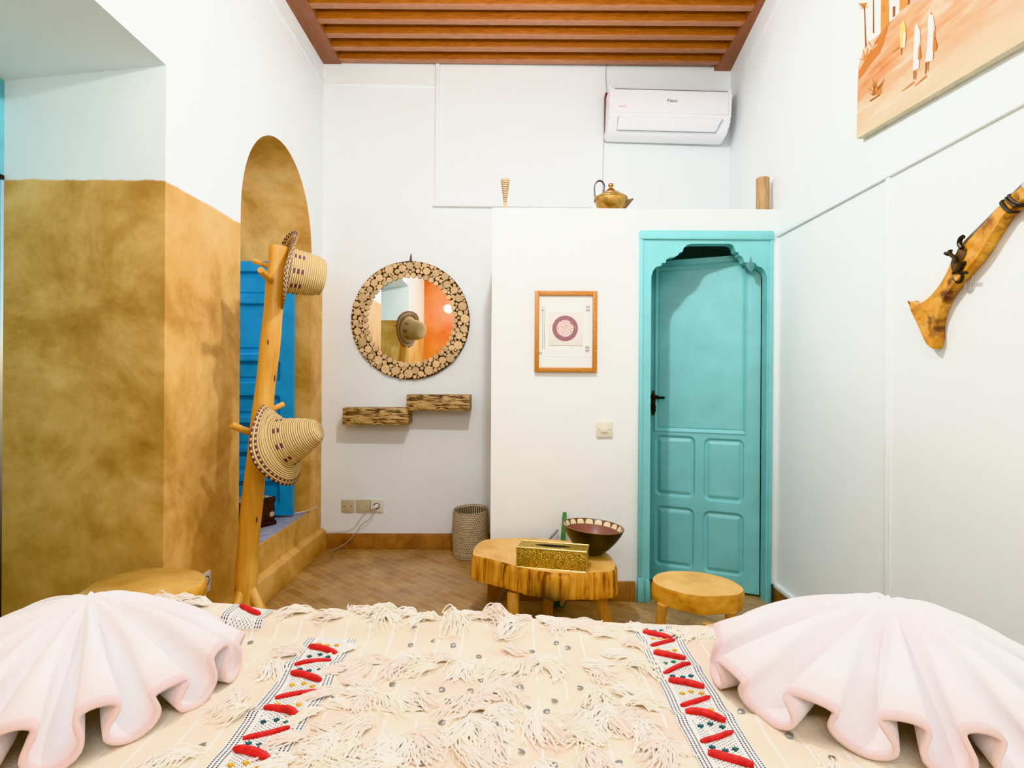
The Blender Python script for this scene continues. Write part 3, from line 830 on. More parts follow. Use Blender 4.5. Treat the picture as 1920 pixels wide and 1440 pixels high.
# ================================================================== BASKET
def weave(name, c1, c2, su, sv):
    t = NT(name); tc = t.node('ShaderNodeTexCoord'); uv = t.sep(tc.outputs['UV'])
    row = t.math('FLOOR', t.math('MULTIPLY', uv[1], sv))
    fu = t.math('FRACT', t.math('ADD', t.math('MULTIPLY', uv[0], su), t.math('MULTIPLY', row, 0.37)))
    fv = t.math('FRACT', t.math('MULTIPLY', uv[1], sv))
    g = t.math('MULTIPLY', t.math('GREATER_THAN', t.math('ABSOLUTE', t.math('SUBTRACT', fv, .5)), .24), t.math('GREATER_THAN', fu, .42))
    n = t.noise(t.coord('Object'), 40, 3)
    col = t.mix(g, t.ramp(n, [(0.3, tuple(x * .75 for x in c1)), (0.7, c1)]), c2)
    t.bump(g, -0.5, .006)
    return t.out(col, 0.75)
bc = U(882, 1040, 3.77); bc = Vector((bc.x, 3.775, 0))
bm = newbm()
pf = [(0, .006), (.108, .006), (.112, .0), (.118, .02)]
NR = 26
for k in range(NR + 1):
    f = k / NR; pf += [(.117 + .004 * math.sin(f * PI) + (.0022 if k % 2 else 0), .02 + f * .29)]
pf += [(.119, .318), (.113, .318), (.110, .30), (.106, .03), (0, .02)]
lathe(bm, pf, Matrix.Translation(bc), 64, jitter=lambda p, a, f: Vector((p.x * (1 + .012 * math.sin(2 * a)), p.y, p.z + (.006 * math.sin(a + .5) if p.z > .2 else 0))))
tag(finish('woven_basket', bm, weave('grey_straw_weave', (0.70, 0.58, 0.40), (0.045, 0.03, 0.018), 46, 34), loc=bc), 'tall round woven straw wastebasket in the corner by the partition', 'basket')

# ================================================================== LOG SLAB FURNITURE
def rings_mat(name, k=1.0, crack=True):
    t = NT(name); v = t.coord('Object'); n = t.noise(v, 4, 4, .55, .5)
    vv = t.node('ShaderNodeMapping'); t.link(v, vv.inputs['Vector']); vv.inputs['Scale'].default_value = (1, 1.15, 0)
    ln = t.node('ShaderNodeVectorMath', operation='LENGTH'); t.link(vv.outputs[0], ln.inputs[0])
    d = t.math('ADD', ln.outputs['Value'], t.math('MULTIPLY', n, .08))
    rg = t.math('SINE', t.math('MULTIPLY', d, 260.0))
    n2 = t.noise(v, 6, 6, .65)
    f = t.math('ADD', t.math('MULTIPLY', rg, .022), n2)
    c = t.ramp(f, [(0.28, (0.52 * k, 0.26 * k, 0.06 * k)), (0.5, (0.72 * k, 0.41 * k, 0.12 * k)), (0.72, (0.82 * k, 0.54 * k, 0.20 * k))])
    t.bump(f, .15, .004)
    return t.out(c, 0.42)
def bark_mat(name, streak=True):
    t = NT(name); v = t.coord('Object', (26, 26, 3.2) if streak else (9, 9, 12)); n = t.noise(v, 1.2, 6, .62, .3)
    z = t.sep(t.coord('Object'))[2]
    c = t.ramp(n, [(0.30, (0.28, 0.10, 0.014)), (0.42, (0.58, 0.26, 0.035)), (0.6, (0.74, 0.40, 0.07)), (0.75, (0.80, 0.50, 0.14))])
    t.bump(n, .5, .01)
    return t.out(c, 0.5)
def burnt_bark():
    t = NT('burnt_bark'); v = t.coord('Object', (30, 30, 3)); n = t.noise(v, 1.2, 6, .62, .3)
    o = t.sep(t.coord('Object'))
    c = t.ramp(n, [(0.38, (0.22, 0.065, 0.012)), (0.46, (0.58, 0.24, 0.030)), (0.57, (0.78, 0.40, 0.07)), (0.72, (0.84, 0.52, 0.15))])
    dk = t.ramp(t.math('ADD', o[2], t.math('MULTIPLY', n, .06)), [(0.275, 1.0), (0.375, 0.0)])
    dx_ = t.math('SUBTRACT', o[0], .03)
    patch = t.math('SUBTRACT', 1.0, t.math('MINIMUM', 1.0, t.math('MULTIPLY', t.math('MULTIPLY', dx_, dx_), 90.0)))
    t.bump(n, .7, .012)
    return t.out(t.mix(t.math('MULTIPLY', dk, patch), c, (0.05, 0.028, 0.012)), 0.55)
M_legw = wood('peeled_branch_wood', (0.42, 0.18, 0.035), (0.66, 0.37, 0.11), (18, 18, 2.5), .45)

def slab(px_pts, ztop, th, name, loc_parent, mtop, mside, grooves=.004, flare=1.0, rows=7):
    out = catmull([UZ(x, y, ztop) for x, y in px_pts], 9, True)
    c = sum(out, Vector()) / len(out); n = len(out)
    bm = newbm(); rings = []
    for j in range(rows):
        f = j / (rows - 1); ring = []
        for k, p in enumerate(out):
            d = (p - c); L = d.length; d.normalize()
            g = noise.noise(Vector((p.x * 40, p.y * 40, f * 1.5))) * grooves + noise.noise(Vector((p.x * 9, p.y * 9, f))) * grooves * 1.5
            edge = -.004 if j in (0, rows - 1) else 0
            r = L + (g if j else g * .4) + edge + (flare - 1) * L * f
            ring.append(bm.verts.new(Vector((c.x + d.x * r, c.y + d.y * r, ztop - th * f - (.002 if j == 1 else 0) + (.006 * noise.noise(Vector((p.x * 14, p.y * 14, 7))) if j == rows - 1 else 0)))))
        rings.append(ring)
    for a, b in zip(rings, rings[1:]):
        for k in range(n):
            ff = bm.faces.new((a[k], a[(k + 1) % n], b[(k + 1) % n], b[k])); ff.material_index = 1
    f1 = bm.faces.new(rings[0]); f2 = bm.faces.new(rings[-1][::-1]); f2.material_index = 1
    return bm, c
def leg(parent, top, bot, r0, r1, name='leg'):
    bm = newbm(); top, bot = Vector(top), Vector(bot); n = 7
    pts = [top.lerp(bot, i / (n - 1)) + Vector((noise.noise(top * 9 + Vector((i, 0, 0))), noise.noise(top * 9 + Vector((0, i, 0))), 0)) * .003 for i in range(n)]
    pts[-1] = bot
    tube(bm, pts, [r0 + (r1 - r0) * i / (n - 1) for i in range(n)], 14)
    for v in bm.verts:
        if v.co.z < .012: v.co.z = 0.0
    finish(name, bm, M_legw, parent)
# big table
def k2(x, y): return 820 + .34375 * x, 900 + .34375 * y
top_px = [k2(*p) for p in ((190, 405), (203, 362), (245, 330), (310, 320), (440, 316), (620, 322), (800, 345), (905, 385), (958, 425), (973, 470), (950, 498), (830, 507), (700, 512), (560, 497), (430, 470), (290, 432), (220, 418))]
ZT1 = 0.36
bm, c = slab(top_px, ZT1, .115, 'x', None, None, None, .006, 1.02, 9)
tb = thing('log_slab_table', 'low table cut from a thick oval log slab, bowl and tissue box on it', 'table', (c.x, c.y, 0))
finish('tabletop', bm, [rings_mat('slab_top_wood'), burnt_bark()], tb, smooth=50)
leg(tb, U(962, 1110, 2.53), Vector((U(962, 1150, 2.52).x, 2.50, 0)), .028, .024)
leg(tb, Vector((.395, 2.52, .25)), Vector((.455, 2.50, 0)), .030, .026)
leg(tb, Vector((.18, 2.76, .25)), Vector((.19, 2.80, 0)), .028, .024)
# small stool right
st_px = [k2(*p) for p in ((1171, 548), (1196, 512), (1285, 495), (1440, 503), (1585, 538), (1668, 588), (1660, 618), (1600, 632), (1450, 635), (1330, 617), (1220, 583))]
ZS2 = 0.345
bm, c = slab(st_px, ZS2, .072, 'x', None, None, None, .002, 1.0, 6)
st = thing('log_stool', 'small oval log-slice stool in front of the teal door', 'stool', (c.x, c.y, 0))
finish('seat', bm, [rings_mat('stool_top_wood', 1.05), bark_mat('stool_bark', False)], st, smooth=50)
leg(st, Vector((U(1246, 1130, 2.25).x, 2.28, .28)), Vector((U(1232, 1180, 2.25).x, 2.30, 0)), .021, .019)
leg(st, Vector((U(1324, 1140, 2.12).x, 2.10, .28)), Vector((U(1326, 1180, 2.1).x, 2.05, 0)), .022, .020)
leg(st, Vector((U(1374, 1130, 2.2).x, 2.22, .28)), Vector((U(1384, 1180, 2.2).x, 2.24, 0)), .022, .020)
# left stool
lc = Vector((U(268, 1105, 1.93).x, 1.93, 0)); ZS3 = .475
bm = newbm(); rg = []
n = 72
for j, (zz, e) in enumerate(((0, -.004), (-.004, 0), (-.03, .002), (-.06, .0), (-.076, -.002), (-.08, -.006))):
    rg.append([bm.verts.new(lc + Vector(((.186 + e + .007 * math.sin(3 * a + 1) + .004 * math.sin(7 * a)) * math.cos(a), (.186 + e + .007 * math.sin(3 * a + 1)) * math.sin(a), ZS3 + zz))) for a in [2 * PI * k / n for k in range(n)]])
for a, b in zip(rg, rg[1:]):
    for k in range(n): bm.faces.new((a[k], a[(k + 1) % n], b[(k + 1) % n], b[k])).material_index = 1
bm.faces.new(rg[0]); bm.faces.new(rg[-1][::-1]).material_index = 1
st2 = thing('log_stool', 'round log-slice stool by the ochre pier behind the left towel', 'stool', lc)
finish('seat', bm, [rings_mat('bedside_stool_top', .92), bark_mat('bedside_stool_bark', False)], st2, smooth=50)
for a in (0.5, 2.6, 4.7): leg(st2, lc + Vector((.10 * math.cos(a), .10 * math.sin(a), ZS3 - .08)), lc + Vector((.14 * math.cos(a), .14 * math.sin(a), 0)), .022, .020)

# tissue box
def k4(x, y): return 940 + .1302 * x, 960 + .1302 * y
fl = UZ(*k4(220, 790), ZT1); frr = UZ(*k4(1225, 875), ZT1)
e1 = (frr - fl); Wb = e1.length; e1.normalize(); e2 = Vector((-e1.y, e1.x, 0)); Hb = .088; Db = .106
TB = Matrix(((e1.x, e2.x, 0, fl.x), (e1.y, e2.y, 0, fl.y), (0, 0, 1, ZT1 + .0005), (0, 0, 0, 1)))
def emboss(name, a, b, rough, inv=1):
    t = NT(name); v = t.coord('Object'); vo = t.node('ShaderNodeTexVoronoi', feature='DISTANCE_TO_EDGE'); vo.inputs['Scale'].default_value = 110
    t.link(v, vo.inputs['Vector']); n = t.noise(v, 150, 4, .6, 1.5)
    f = t.math('ADD', t.math('MULTIPLY', vo.outputs['Distance'], 1.6), t.math('MULTIPLY', n, .55))
    t.bump(f, .9, .003)
    return t.out(t.ramp(f, [(0.25, a), (0.55, b)]), rough, .75)
M_emb = emboss('embossed_brass', (0.20, 0.10, 0.01), (0.72, 0.50, 0.13), .35)
M_edge = plain('brass_edge', (0.75, 0.62, 0.25), .3, .7)
tis = thing('tissue_box', 'embossed brass tissue box cover on the log slab table', 'tissue box', (TB @ Vector((Wb / 2, Db / 2, 0))))
bm = newbm(); box(bm, (0, 0, 0), (Wb, Db, Hb), .002, mat=TB)
finish('cover', bm, M_emb, tis)
bm = newbm()
for p, q_ in (((0, 0, 0), (Wb, 0, 0)), ((0, 0, Hb), (Wb, 0, Hb)), ((0, 0, 0), (0, 0, Hb)), ((Wb, 0, 0), (Wb, 0, Hb)), ((0, Db, Hb), (Wb, Db, Hb)), ((0, 0, Hb), (0, Db, Hb)), ((Wb, 0, Hb), (Wb, Db, Hb))):
    tube(bm, [TB @ Vector(p), TB @ Vector(q_)], .0028, 6)
finish('edging', bm, M_edge, tis)
bm = newbm()
el = [TB @ Vector((Wb * .5 + Wb * .26 * math.cos(t), Db * .5 + .016 * math.sin(t) * abs(math.sin(t)) ** .3, Hb + .0015)) for t in [2 * PI * k / 40 for k in range(40)]]
prism(bm, el, (0, 0, -.004)); finish('slot', bm, M_dark, tis)

# bowl
bp = U(1108, 1046, 2.68); bp = Vector((bp.x, 2.68, ZT1 + .001))
def bowl_mat():
    t = NT('painted_bowl_interior'); tc = t.node('ShaderNodeTexCoord'); uv = t.sep(tc.outputs['UV'])
    u = t.math('SUBTRACT', t.math('FRACT', t.math('MULTIPLY', uv[0], 18)), .5)
    v = t.math('MULTIPLY', t.math('SUBTRACT', uv[1], .50), 7.0)    # 0 at rim .. 
    d = t.math('SQRT', t.math('ADD', t.math('MULTIPLY', t.math('MULTIPLY', u, u), 4.2), t.math('MULTIPLY', t.math('SUBTRACT', v, 1.35), t.math('SUBTRACT', v, 1.35))))
    petal = t.math('MULTIPLY', t.math('LESS_THAN', d, .85), t.math('LESS_THAN', v, 1.35))
    dot = t.math('LESS_THAN', t.math('ABSOLUTE', t.math('SUBTRACT', v, 1.48)), .0)
    base = t.ramp(t.noise(t.coord('Object'), 25, 3), [(0.3, (0.10, 0.03, 0.015)), (0.7, (0.20, 0.07, 0.03))])
    c = t.mix(petal, base, (0.72, 0.62, 0.36))
    inner = t.math('GREATER_THAN', v, 1.35)
    return t.out(t.mix(inner, c, (0.24, 0.085, 0.055)), .35)
outp = [(0, 0), (.040, 0), (.055, .006), (.085, .032), (.112, .066), (.132, .098), (.144, .126)]
inp = [(.140, .1285), (.134, .122), (.126, .105), (.105, .072), (.078, .040), (.045, .018), (0.0001, .014)]
bm = newbm()
BT = Matrix.Translation(bp) @ Matrix.Rotation(math.radians(4.5), 4, 'Y') @ Matrix.Scale(1.02, 4)
pf = outp + inp; mis = [0] * (len(outp) - 1) + [2] + [1] * (len(inp) - 1)
lathe(bm, pf, BT, 96, mis=mis)
mz = min(v.co.z for v in bm.verts)
for v in bm.verts: v.co.z += ZT1 + .001 - mz
bowl = thing('decorated_bowl', 'black wooden bowl with cream petal band inside, behind the tissue box', 'bowl', bp)
finish('bowl_shell', bm, [plain('black_lacquer', (0.018, 0.011, 0.008), .3, 0, .3, 15), bowl_mat(), plain('bowl_rim', (0.20, 0.09, 0.035), .4)], bowl)

# green long handled dustpan leaning behind the table
db = U(1046, 1138, 2.90); db.z = 0
dp = thing('long_handled_dustpan', 'green long-handled dustpan leaning on the partition behind the slab table', 'dustpan', (db.x, 2.93, 0))
M_green = plain('green_plastic', (0.09, 0.26, 0.09), .4, 0, .15, 20); M_greend = plain('dark_green_plastic', (0.025, 0.08, 0.035), .45)
bm = newbm()
t0 = U(1059, 960, 3.005); b1 = Vector((db.x + .01, 2.95, .06))
tube(bm, [t0 + Vector((0, 0, .0)), t0.lerp(b1, .05), t0.lerp(b1, .5), b1], [.010, .014, .014, .013], 10, flat=.6)
finish('handle', bm, M_green, dp)
bm = newbm()
pa = [U(1020, 1118, 2.88), U(1068, 1118, 2.88), U(1058, 1140, 2.88), U(1034, 1139, 2.88)]
for p in pa: p.z = max(p.z, .001)
prism(bm, pa, (0, .07, 0), bevel=.004); finish('scoop', bm, M_greend, dp)
bm = newbm()
pa = [U(1051, 1122, 2.874), U(1064, 1122, 2.874), U(1056, 1137, 2.874), U(1050, 1137, 2.874)]
prism(bm, pa, (0, .004, 0)); finish('scoop_patch', bm, plain('beige_patch', (0.55, 0.45, 0.32), .5), dp)
gs = [U(1029, 1012, 2.99), U(1046, 993, 3.01)]
bm = newbm(); lo_ = gs[0] + (gs[0] - gs[1]) * 5; lo_.y = 2.93; lo_.z = max(.0, lo_.z)
lo_ = gs[0] + (gs[0] - gs[1]).normalized() * .40; lo_ = Vector((lo_.x, 2.96, .012))
tube(bm, [lo_, gs[0], gs[1]], .006, 8)
tag(finish('grey_stick', bm, plain('grey_metal', (0.25, 0.26, 0.27), .4, .4), loc=lo_), 'thin grey stick leaning on the partition behind the slab table', 'stick')

# ================================================================== COAT RACK AND HATS
DR = 2.45
cb = U(456, 1222, DR); cb.z = 0
rack = thing('coat_rack', 'peeled tree-trunk coat rack with pegs standing by the arched recess', 'coat rack', cb)
def pole_mat():
    t = NT('pale_peeled_trunk'); v = t.coord('Object', (16, 16, 1.6)); n = t.noise(v, 1.2, 6, .6, .6)
    c = t.ramp(n, [(0.3, (0.56, 0.25, 0.045)), (0.5, (0.72, 0.38, 0.085)), (0.72, (0.80, 0.52, 0.17))])
    vo = t.node('ShaderNodeTexVoronoi'); t.link(t.coord('Object', (18, 18, 5.5)), vo.inputs['Vector']); vo.inputs['Scale'].default_value = 1.0
    k = t.math('LESS_THAN', vo.outputs['Distance'], .10)
    t.bump(n, .15, .006)
    return t.out(t.mix(k, c, (0.12, 0.045, 0.015)), .4)
M_pole = pole_mat()
ctl = [(456, 1222), (460, 1130), (463, 1060), (471, 960), (484, 840), (496, 740), (507, 640), (516, 540), (520, 500), (522, 462)]
pts = catmull([U(x, y, DR) for x, y in ctl], 5); pts[0].z = 0.02
rad = [(.047 - .009 * i / (len(pts) - 1)) + .0015 * math.sin(i * .9) for i in range(len(pts))]
bm = newbm(); tube(bm, pts, rad, 24); finish('pole', bm, M_pole, rack)
def peg(a, b, r, r2=None):
    bm = newbm(); a, b = Vector(a), Vector(b); d = (b - a).normalized()
    tube(bm, [a, a.lerp(b, .5), b - d * .006, b], [r, r * .95, (r2 or r), (r2 or r) * .8], 12); finish('peg', bm, M_pole, rack)
peg(U(516, 503, DR), U(475, 489, 2.47), .0115)
peg(U(508, 528, DR - .03), U(488, 506, 2.28), .0145)
peg(U(528, 514, DR), U(539, 512, 2.44), .010)
peg(U(480, 815, DR - .01), U(434, 797, 2.34), .015)
peg(U(505, 770, DR + .02), U(533, 757, 2.50), .0125)
zz = .27
for dx, dy in ((.17, -.05), (-.08, .05), (-.05, -.16), (.06, .15)):
    t0 = pts[0].lerp(pts[5], .8); t0 = Vector((U(462, 1100, DR).x, DR, .27))
    leg_ = newbm(); a = t0 + Vector((dx, dy, 0)).normalized() * .025; b = Vector((t0.x + dx, DR + dy, 0))
    tube(leg_, [a, a.lerp(b, .5), b], [.021, .020, .019], 12)
    for v in leg_.verts:
        if v.co.z < .015: v.co.z = 0.0
    finish('leg', leg_, M_pole, rack)

def straw(name, brimv):
    t = NT(name); tc = t.node('ShaderNodeTexCoord'); uv = t.sep(tc.outputs['UV']); v = uv[1]; u = uv[0]
    rows = 34.0
    fv = t.math('FRACT', t.math('MULTIPLY', v, rows)); row = t.math('FLOOR', t.math('MULTIPLY', v, rows))
    fu = t.math('FRACT', t.math('ADD', t.math('MULTIPLY', u, 90), t.math('MULTIPLY', fv, .6)))
    w = t.math('MULTIPLY', t.math('SINE', t.math('MULTIPLY', fv, PI)), t.math('ADD', .6, t.math('MULTIPLY', fu, .4)))
    c = t.ramp(w, [(0.1, (0.36, 0.21, 0.07)), (0.5, (0.66, 0.47, 0.21)), (0.9, (0.80, 0.62, 0.33))])
    # purple rim rows and stitched marks on the crown
    def between(x, a, b): return t.math('MULTIPLY', t.math('GREATER_THAN', x, a), t.math('LESS_THAN', x, b))
    alt = t.math('GREATER_THAN', t.math('FRACT', t.math('ADD', t.math('MULTIPLY', u, 45), t.math('MULTIPLY', row, .5))), .42)
    rim = t.math('MULTIPLY', t.math('MAXIMUM', between(v, brimv[0], brimv[1]), between(v, brimv[2], brimv[3])), alt)
    seg = between(t.math('FRACT', t.math('MULTIPLY', u, 9)), .3, .62)
    mk = t.math('MULTIPLY', t.math('MULTIPLY', between(v, brimv[4], brimv[5]), seg), t.math('GREATER_THAN', t.math('FRACT', t.math('MULTIPLY', row, .5)), .2))
    col = t.mix(t.math('MAXIMUM', rim, mk), c, (0.13, 0.055, 0.085))
    t.bump(w, .7, .006)
    return t.out(col, .7)
def hat(name, px, py, d, axis, label, crown, brim, m, droop, xh=(0, 0, 1)):
    """profile runs from the brim edge to the crown tip"""
    c = U(px, py, d)
    M = frame_mat(c, axis, xh)
    pf = []
    rb, rc = brim
    for k in range(13):
        f = k / 12; pf.append((rb + (rc - rb) * f, droop * (1 - f) ** 2))
    pf += crown
    bm = newbm()
    pf2 = []
    for (r, z), (r2, z2) in zip(pf, pf[1:]):
        for s in range(3):
            f = s / 3; pf2.append((r + (r2 - r) * f + .0012 * math.cos(2 * PI * f), z + (z2 - z) * f))
    pf2.append((max(pf[-1][0], .0005), pf[-1][1]))
    def jit(p, a, f):
        w = max(0, 1 - f * 2.4)
        return Vector((p.x * (1 + .03 * math.cos(2 * a) * w), p.y, p.z + w * .016 * math.sin(2 * a + .6) + w * .008 * math.sin(3 * a)))
    lathe(bm, pf2, M, 72, jitter=jit, arc=True)
    o = finish(name, bm, m, loc=c, smooth=0)
    for p in o.data.polygons: p.use_smooth = True
    sm = o.modifiers.new('thickness', 'SOLIDIFY'); sm.thickness = .004
    tag(o, label, 'hat', 'straw hats on the coat rack')
hat('straw_hat', 541, 507, 2.47, (.86, .48, -.12), 'straw hat with flat-topped crown hung on the top of the coat rack',
    [(.100, .012), (.098, .04), (.094, .08), (.088, .115), (.080, .142), (.068, .150), (.03, .152), (0, .152)], (.170, .102), straw('straw_upper', (0.0, .06, .09, .18, .27, .42)), -.012)
hat('straw_hat', 532, 830, 2.40, (.92, -.08, .34), 'pointed straw hat with wide brim hung on the lower peg of the coat rack',
    [(.106, .012), (.098, .035), (.090, .06), (.080, .09), (.068, .12), (.058, .140), (.050, .156), (.036, .168), (.015, .172), (0, .173)], (.176, .112), straw('straw_lower', (0.0, .030, .059, .088, .32, .44)), -.035)

# ================================================================== CHEST IN THE RECESS
c0 = Vector((-1.435, 3.40, ZS + .005)); e1 = Vector((-.52, -.854, 0)); e2 = Vector((-.854, .52, 0)); Lc, Dc, Hc = .40, .17, .168
CM = Matrix(((e1.x, e2.x, 0, c0.x), (e1.y, e2.y, 0, c0.y), (0, 0, 1, c0.z), (0, 0, 0, 1)))
M_chest = wood('dark_chest_wood', (0.015, 0.006, 0.004), (0.06, 0.02, 0.012), (8, 8, 30), .4)
M_inlay = (lambda t: t.out(t.ramp(t.noise(t.coord('Object'), 90, 3), [(0.42, (0.03, 0.015, 0.01)), (0.52, (0.6, 0.55, 0.45))]), .4))(NT('bone_inlay'))
ch = thing('wooden_chest', 'dark carved wooden chest with pale inlay on the recess sill', 'chest', CM @ Vector((Lc / 2, Dc / 2, 0)))
bm = newbm(); box(bm, (0, 0, .022), (Lc, Dc, Hc - .03), .004, mat=CM); box(bm, (-.008, -.008, 0), (Lc + .008, Dc + .008, .024), .004, mat=CM); finish('chest_body', bm, M_chest, ch)
bm = newbm(); box(bm, (-.004, -.004, Hc - .03), (Lc + .004, Dc + .004, Hc), .004, mat=CM)
lid = finish('lid', bm, M_chest, ch)
bm = newbm(); box(bm, (.01, .01, Hc - .001), (Lc - .01, Dc - .01, Hc + .0015), .001, mat=CM); finish('inlay_band', bm, M_inlay, lid)
bm = newbm()
for x in (.02, .18, .36): lathe(bm, [(0, .003), (.010, .003), (.018, 0), (0, 0)], CM @ frame_mat((x, -.001, .065), (0, -1, 0)), 6)
finish('inlay_motif', bm, plain('pale_inlay', (0.5, 0.42, 0.28), .4), ch)

from mathutils.geometry import tessellate_polygon
def plate(bm, pts, d, bev, mi=0):
    """flat shape with softened rim: outline pts, thickness vector d (front is at pts)"""
    d = Vector(d); n = d.normalized(); N = len(pts); pts = [Vector(p) for p in pts]
    area = sum(((pts[i] - pts[0]).cross(pts[(i + 1) % N] - pts[0])).dot(n) for i in range(N)); sg = 1 if area > 0 else -1
    def off(k):
        t = (pts[(k + 1) % N] - pts[k - 1]).normalized(); return n.cross(t) * sg
    rings = []
    for f, b in ((0, bev), (.15, bev * .3), (.35, 0), (.7, 0), (1, bev)):
        rings.append([bm.verts.new(pts[k] + off(k) * b + d * f) for k in range(N)])
    for a, b in zip(rings, rings[1:]):
        for k in range(N):
            ff = bm.faces.new((a[k], a[(k + 1) % N], b[(k + 1) % N], b[k])); ff.material_index = mi; ff.smooth = True
    for rg in (rings[0], rings[-1]):
        for tri in tessellate_polygon([[v.co for v in rg]]):
            try: bm.faces.new([rg[i] for i in tri]).material_index = mi
            except ValueError: pass
# ================================================================== MUSKET
XM = 1.392
def km(x, y): return 1660 + .25 * x, 320 + .25 * y
topE = [(157, 978), (238, 990), (305, 955), (385, 868), (445, 770), (490, 668), (555, 575), (700, 420), (870, 232), (1030, 92), (1130, 4)]
botE = [(1180, 110), (1035, 235), (905, 330), (800, 485), (700, 645), (610, 755), (525, 850), (455, 950), (405, 1050), (378, 1150), (376, 1260), (352, 1338), (300, 1308), (240, 1180), (185, 1062)]
mp = [UX(*km(*p), XM) for p in topE + botE]
mus = thing('musket', 'old flared-stock wooden musket hung slanting on the right wall', 'musket', (XM, UX(1790, 500, XM).y, UX(1790, 500, XM).z))
M_stock = (lambda t: (t.bump(t.noise(t.coord('Object', (30, 30, 30)), 1.0, 5), .2, .004), t.out(t.mix(t.ramp(t.noise(t.coord('Object', (6, 14, 14)), 1.1, 4, .6), [(0.54, 0.0), (0.68, 1.0)]), t.ramp(t.noise(t.coord('Object', (10, 22, 22)), 1.0, 6, .6, 1.0), [(0.3, (0.42, 0.15, 0.012)), (0.5, (0.66, 0.30, 0.03)), (0.7, (0.78, 0.44, 0.09))]), (0.12, 0.035, 0.008)), .35))[1])(NT('scorched_stock'))
sm_ = catmull(mp[:11], 4) + catmull(mp[11:22], 4) + catmull(mp[22:], 4)
bm = newbm()
cl_ = [sm_[0]]
for p in sm_[1:]:
    if (p - cl_[-1]).length > .002: cl_.append(p)
plate(bm, cl_, (.036, 0, 0), .006)
finish('stock', bm, M_stock, mus, smooth=50)
M_steel = plain('grey_steel', (0.20, 0.19, 0.18), .35, .8, .2, 30)
bm = newbm()
ba, bb = UX(*km(575, 540), XM), UX(*km(1120, -5), XM); dv = (bb - ba).normalized()
tube(bm, [ba + Vector((.014, 0, -.004)), bb + Vector((.014, 0, -.004)), bb + dv * .45 + Vector((.014, 0, 0))], [.012, .011, .009], 12); finish('barrel', bm, M_steel, mus)
bm = newbm()
for (p, q_) in (((925, 185), (1015, 250)), ((905, 205), (985, 265)), ((875, 228), (950, 308)), ((865, 240), (940, 312))):
    a, b = UX(*km(*p), XM - .002), UX(*km(*q_), XM - .002)
    tube(bm, catmull([a + Vector((.02, 0, 0)), a + Vector((-.001, 0, 0)), a.lerp(b, .5) + Vector((-.003, 0, -.004)), b + Vector((-.001, 0, 0)), b + Vector((.02, 0, 0))], 4), .0035, 6)
finish('barrel_band', bm, plain('black_iron_band', (0.03, 0.018, 0.012), .5), mus)
bm = newbm(); a, b = UX(*km(1010, 100), XM - .003), UX(*km(1060, 150), XM - .003)
prism(bm, [UX(*km(*p), XM - .004) for p in ((1008, 108), (1040, 70), (1090, 40), (1110, 90), (1060, 165), (1030, 140))], (.03, 0, 0), bevel=.004); finish('silver_sleeve', bm, plain('silver_sleeve', (0.6, 0.6, 0.6), .3, .8), mus)
bm = newbm(); prism(bm, [UX(*km(*p), XM - .004) for p in ((545, 575), (605, 590), (600, 625), (545, 720), (515, 765), (490, 745), (485, 690), (500, 650), (525, 620))], (.012, 0, 0), bevel=.003)
lp = finish('lock_plate', bm, plain('bronze_lock', (0.17, 0.10, 0.05), .45, .6, .2, 50), mus)
bm = newbm()
def mt(ps, r, off=-.012): tube(bm, catmull([UX(*km(*p), XM + off) for p in ps], 4), r, 8)
mt([(525, 690), (520, 655), (490, 628), (480, 600)], .006); mt([(488, 630), (465, 628), (448, 618)], .005); mt([(492, 592), (488, 610), (470, 625)], .005)
finish('cock', bm, M_iron, lp)
bm = newbm(); mt([(575, 580), (555, 545), (565, 510), (585, 495)], .007); finish('hammer', bm, M_iron, lp)
bm = newbm(); mt([(510, 765), (560, 745), (585, 700), (600, 690)], .006, -.004); mt([(515, 800), (540, 835), (570, 825), (580, 780), (560, 740)], .005, .004); mt([(560, 770), (600, 765), (612, 768)], .005, -.006)
finish('trigger_guard', bm, M_iron, mus)
bm = newbm(); tube(bm, catmull([UX(*km(*p), XM + .03) for p in ((615, 800), (595, 860), (605, 900), (628, 900), (640, 850), (655, 790))], 5), .002, 6); finish('hanging_wire', bm, plain('pale_wire', (0.6, 0.6, 0.6), .4, .4), mus)

# ================================================================== PAINTING
XPn = 1.395
def kp(x, y): return 1560 + x * .2083, y * .2083
cl = UX(1605, 261, XPn); cr_ = UX(1920, 76, XPn)
dv = (cr_ - cl); dv = dv / abs(dv.y)       # direction per metre toward the camera
Lp = 1.15; Hp_ = .78
c1 = cl; c2 = cl + dv * Lp; upv = Vector((0, -dv.z * .0, 1))
tlf = UX(1612, 0, XPn); lean = (tlf - cl) / (tlf.z - cl.z); upv = Vector((0, lean.y, 1))
cen = (c1 + c2) / 2; pnt = thing('canvas_painting', 'unframed desert painting with palms and robed walkers on the right wall', 'painting', (XPn, cen.y, cl.z))
def sand():
    t = NT('painted_sand'); v = t.coord('Object', (1, 1, 1), (math.radians(0), 0, 0))
    s = t.sep(v); 
    k = t.math('ADD', s[2], t.math('MULTIPLY', s[1], -0.25))
    mpv = t.node('ShaderNodeMapping'); t.link(v, mpv.inputs['Vector']); mpv.inputs['Rotation'].default_value = (math.radians(-12), 0, 0); mpv.inputs['Scale'].default_value = (1, 2.2, 13)
    n = t.noise(mpv.outputs[0], 1.6, 6, .6, .4)
    c = t.ramp(n, [(0.34, (0.58, 0.20, 0.05)), (0.45, (0.80, 0.38, 0.14)), (0.55, (0.88, 0.55, 0.28)), (0.66, (0.92, 0.74, 0.52))])
    low = t.ramp(s[2], [(0.02, 0.75), (0.17, 0.0)])
    return t.out(t.mix(low, c, (0.86, 0.70, 0.46)), .5)
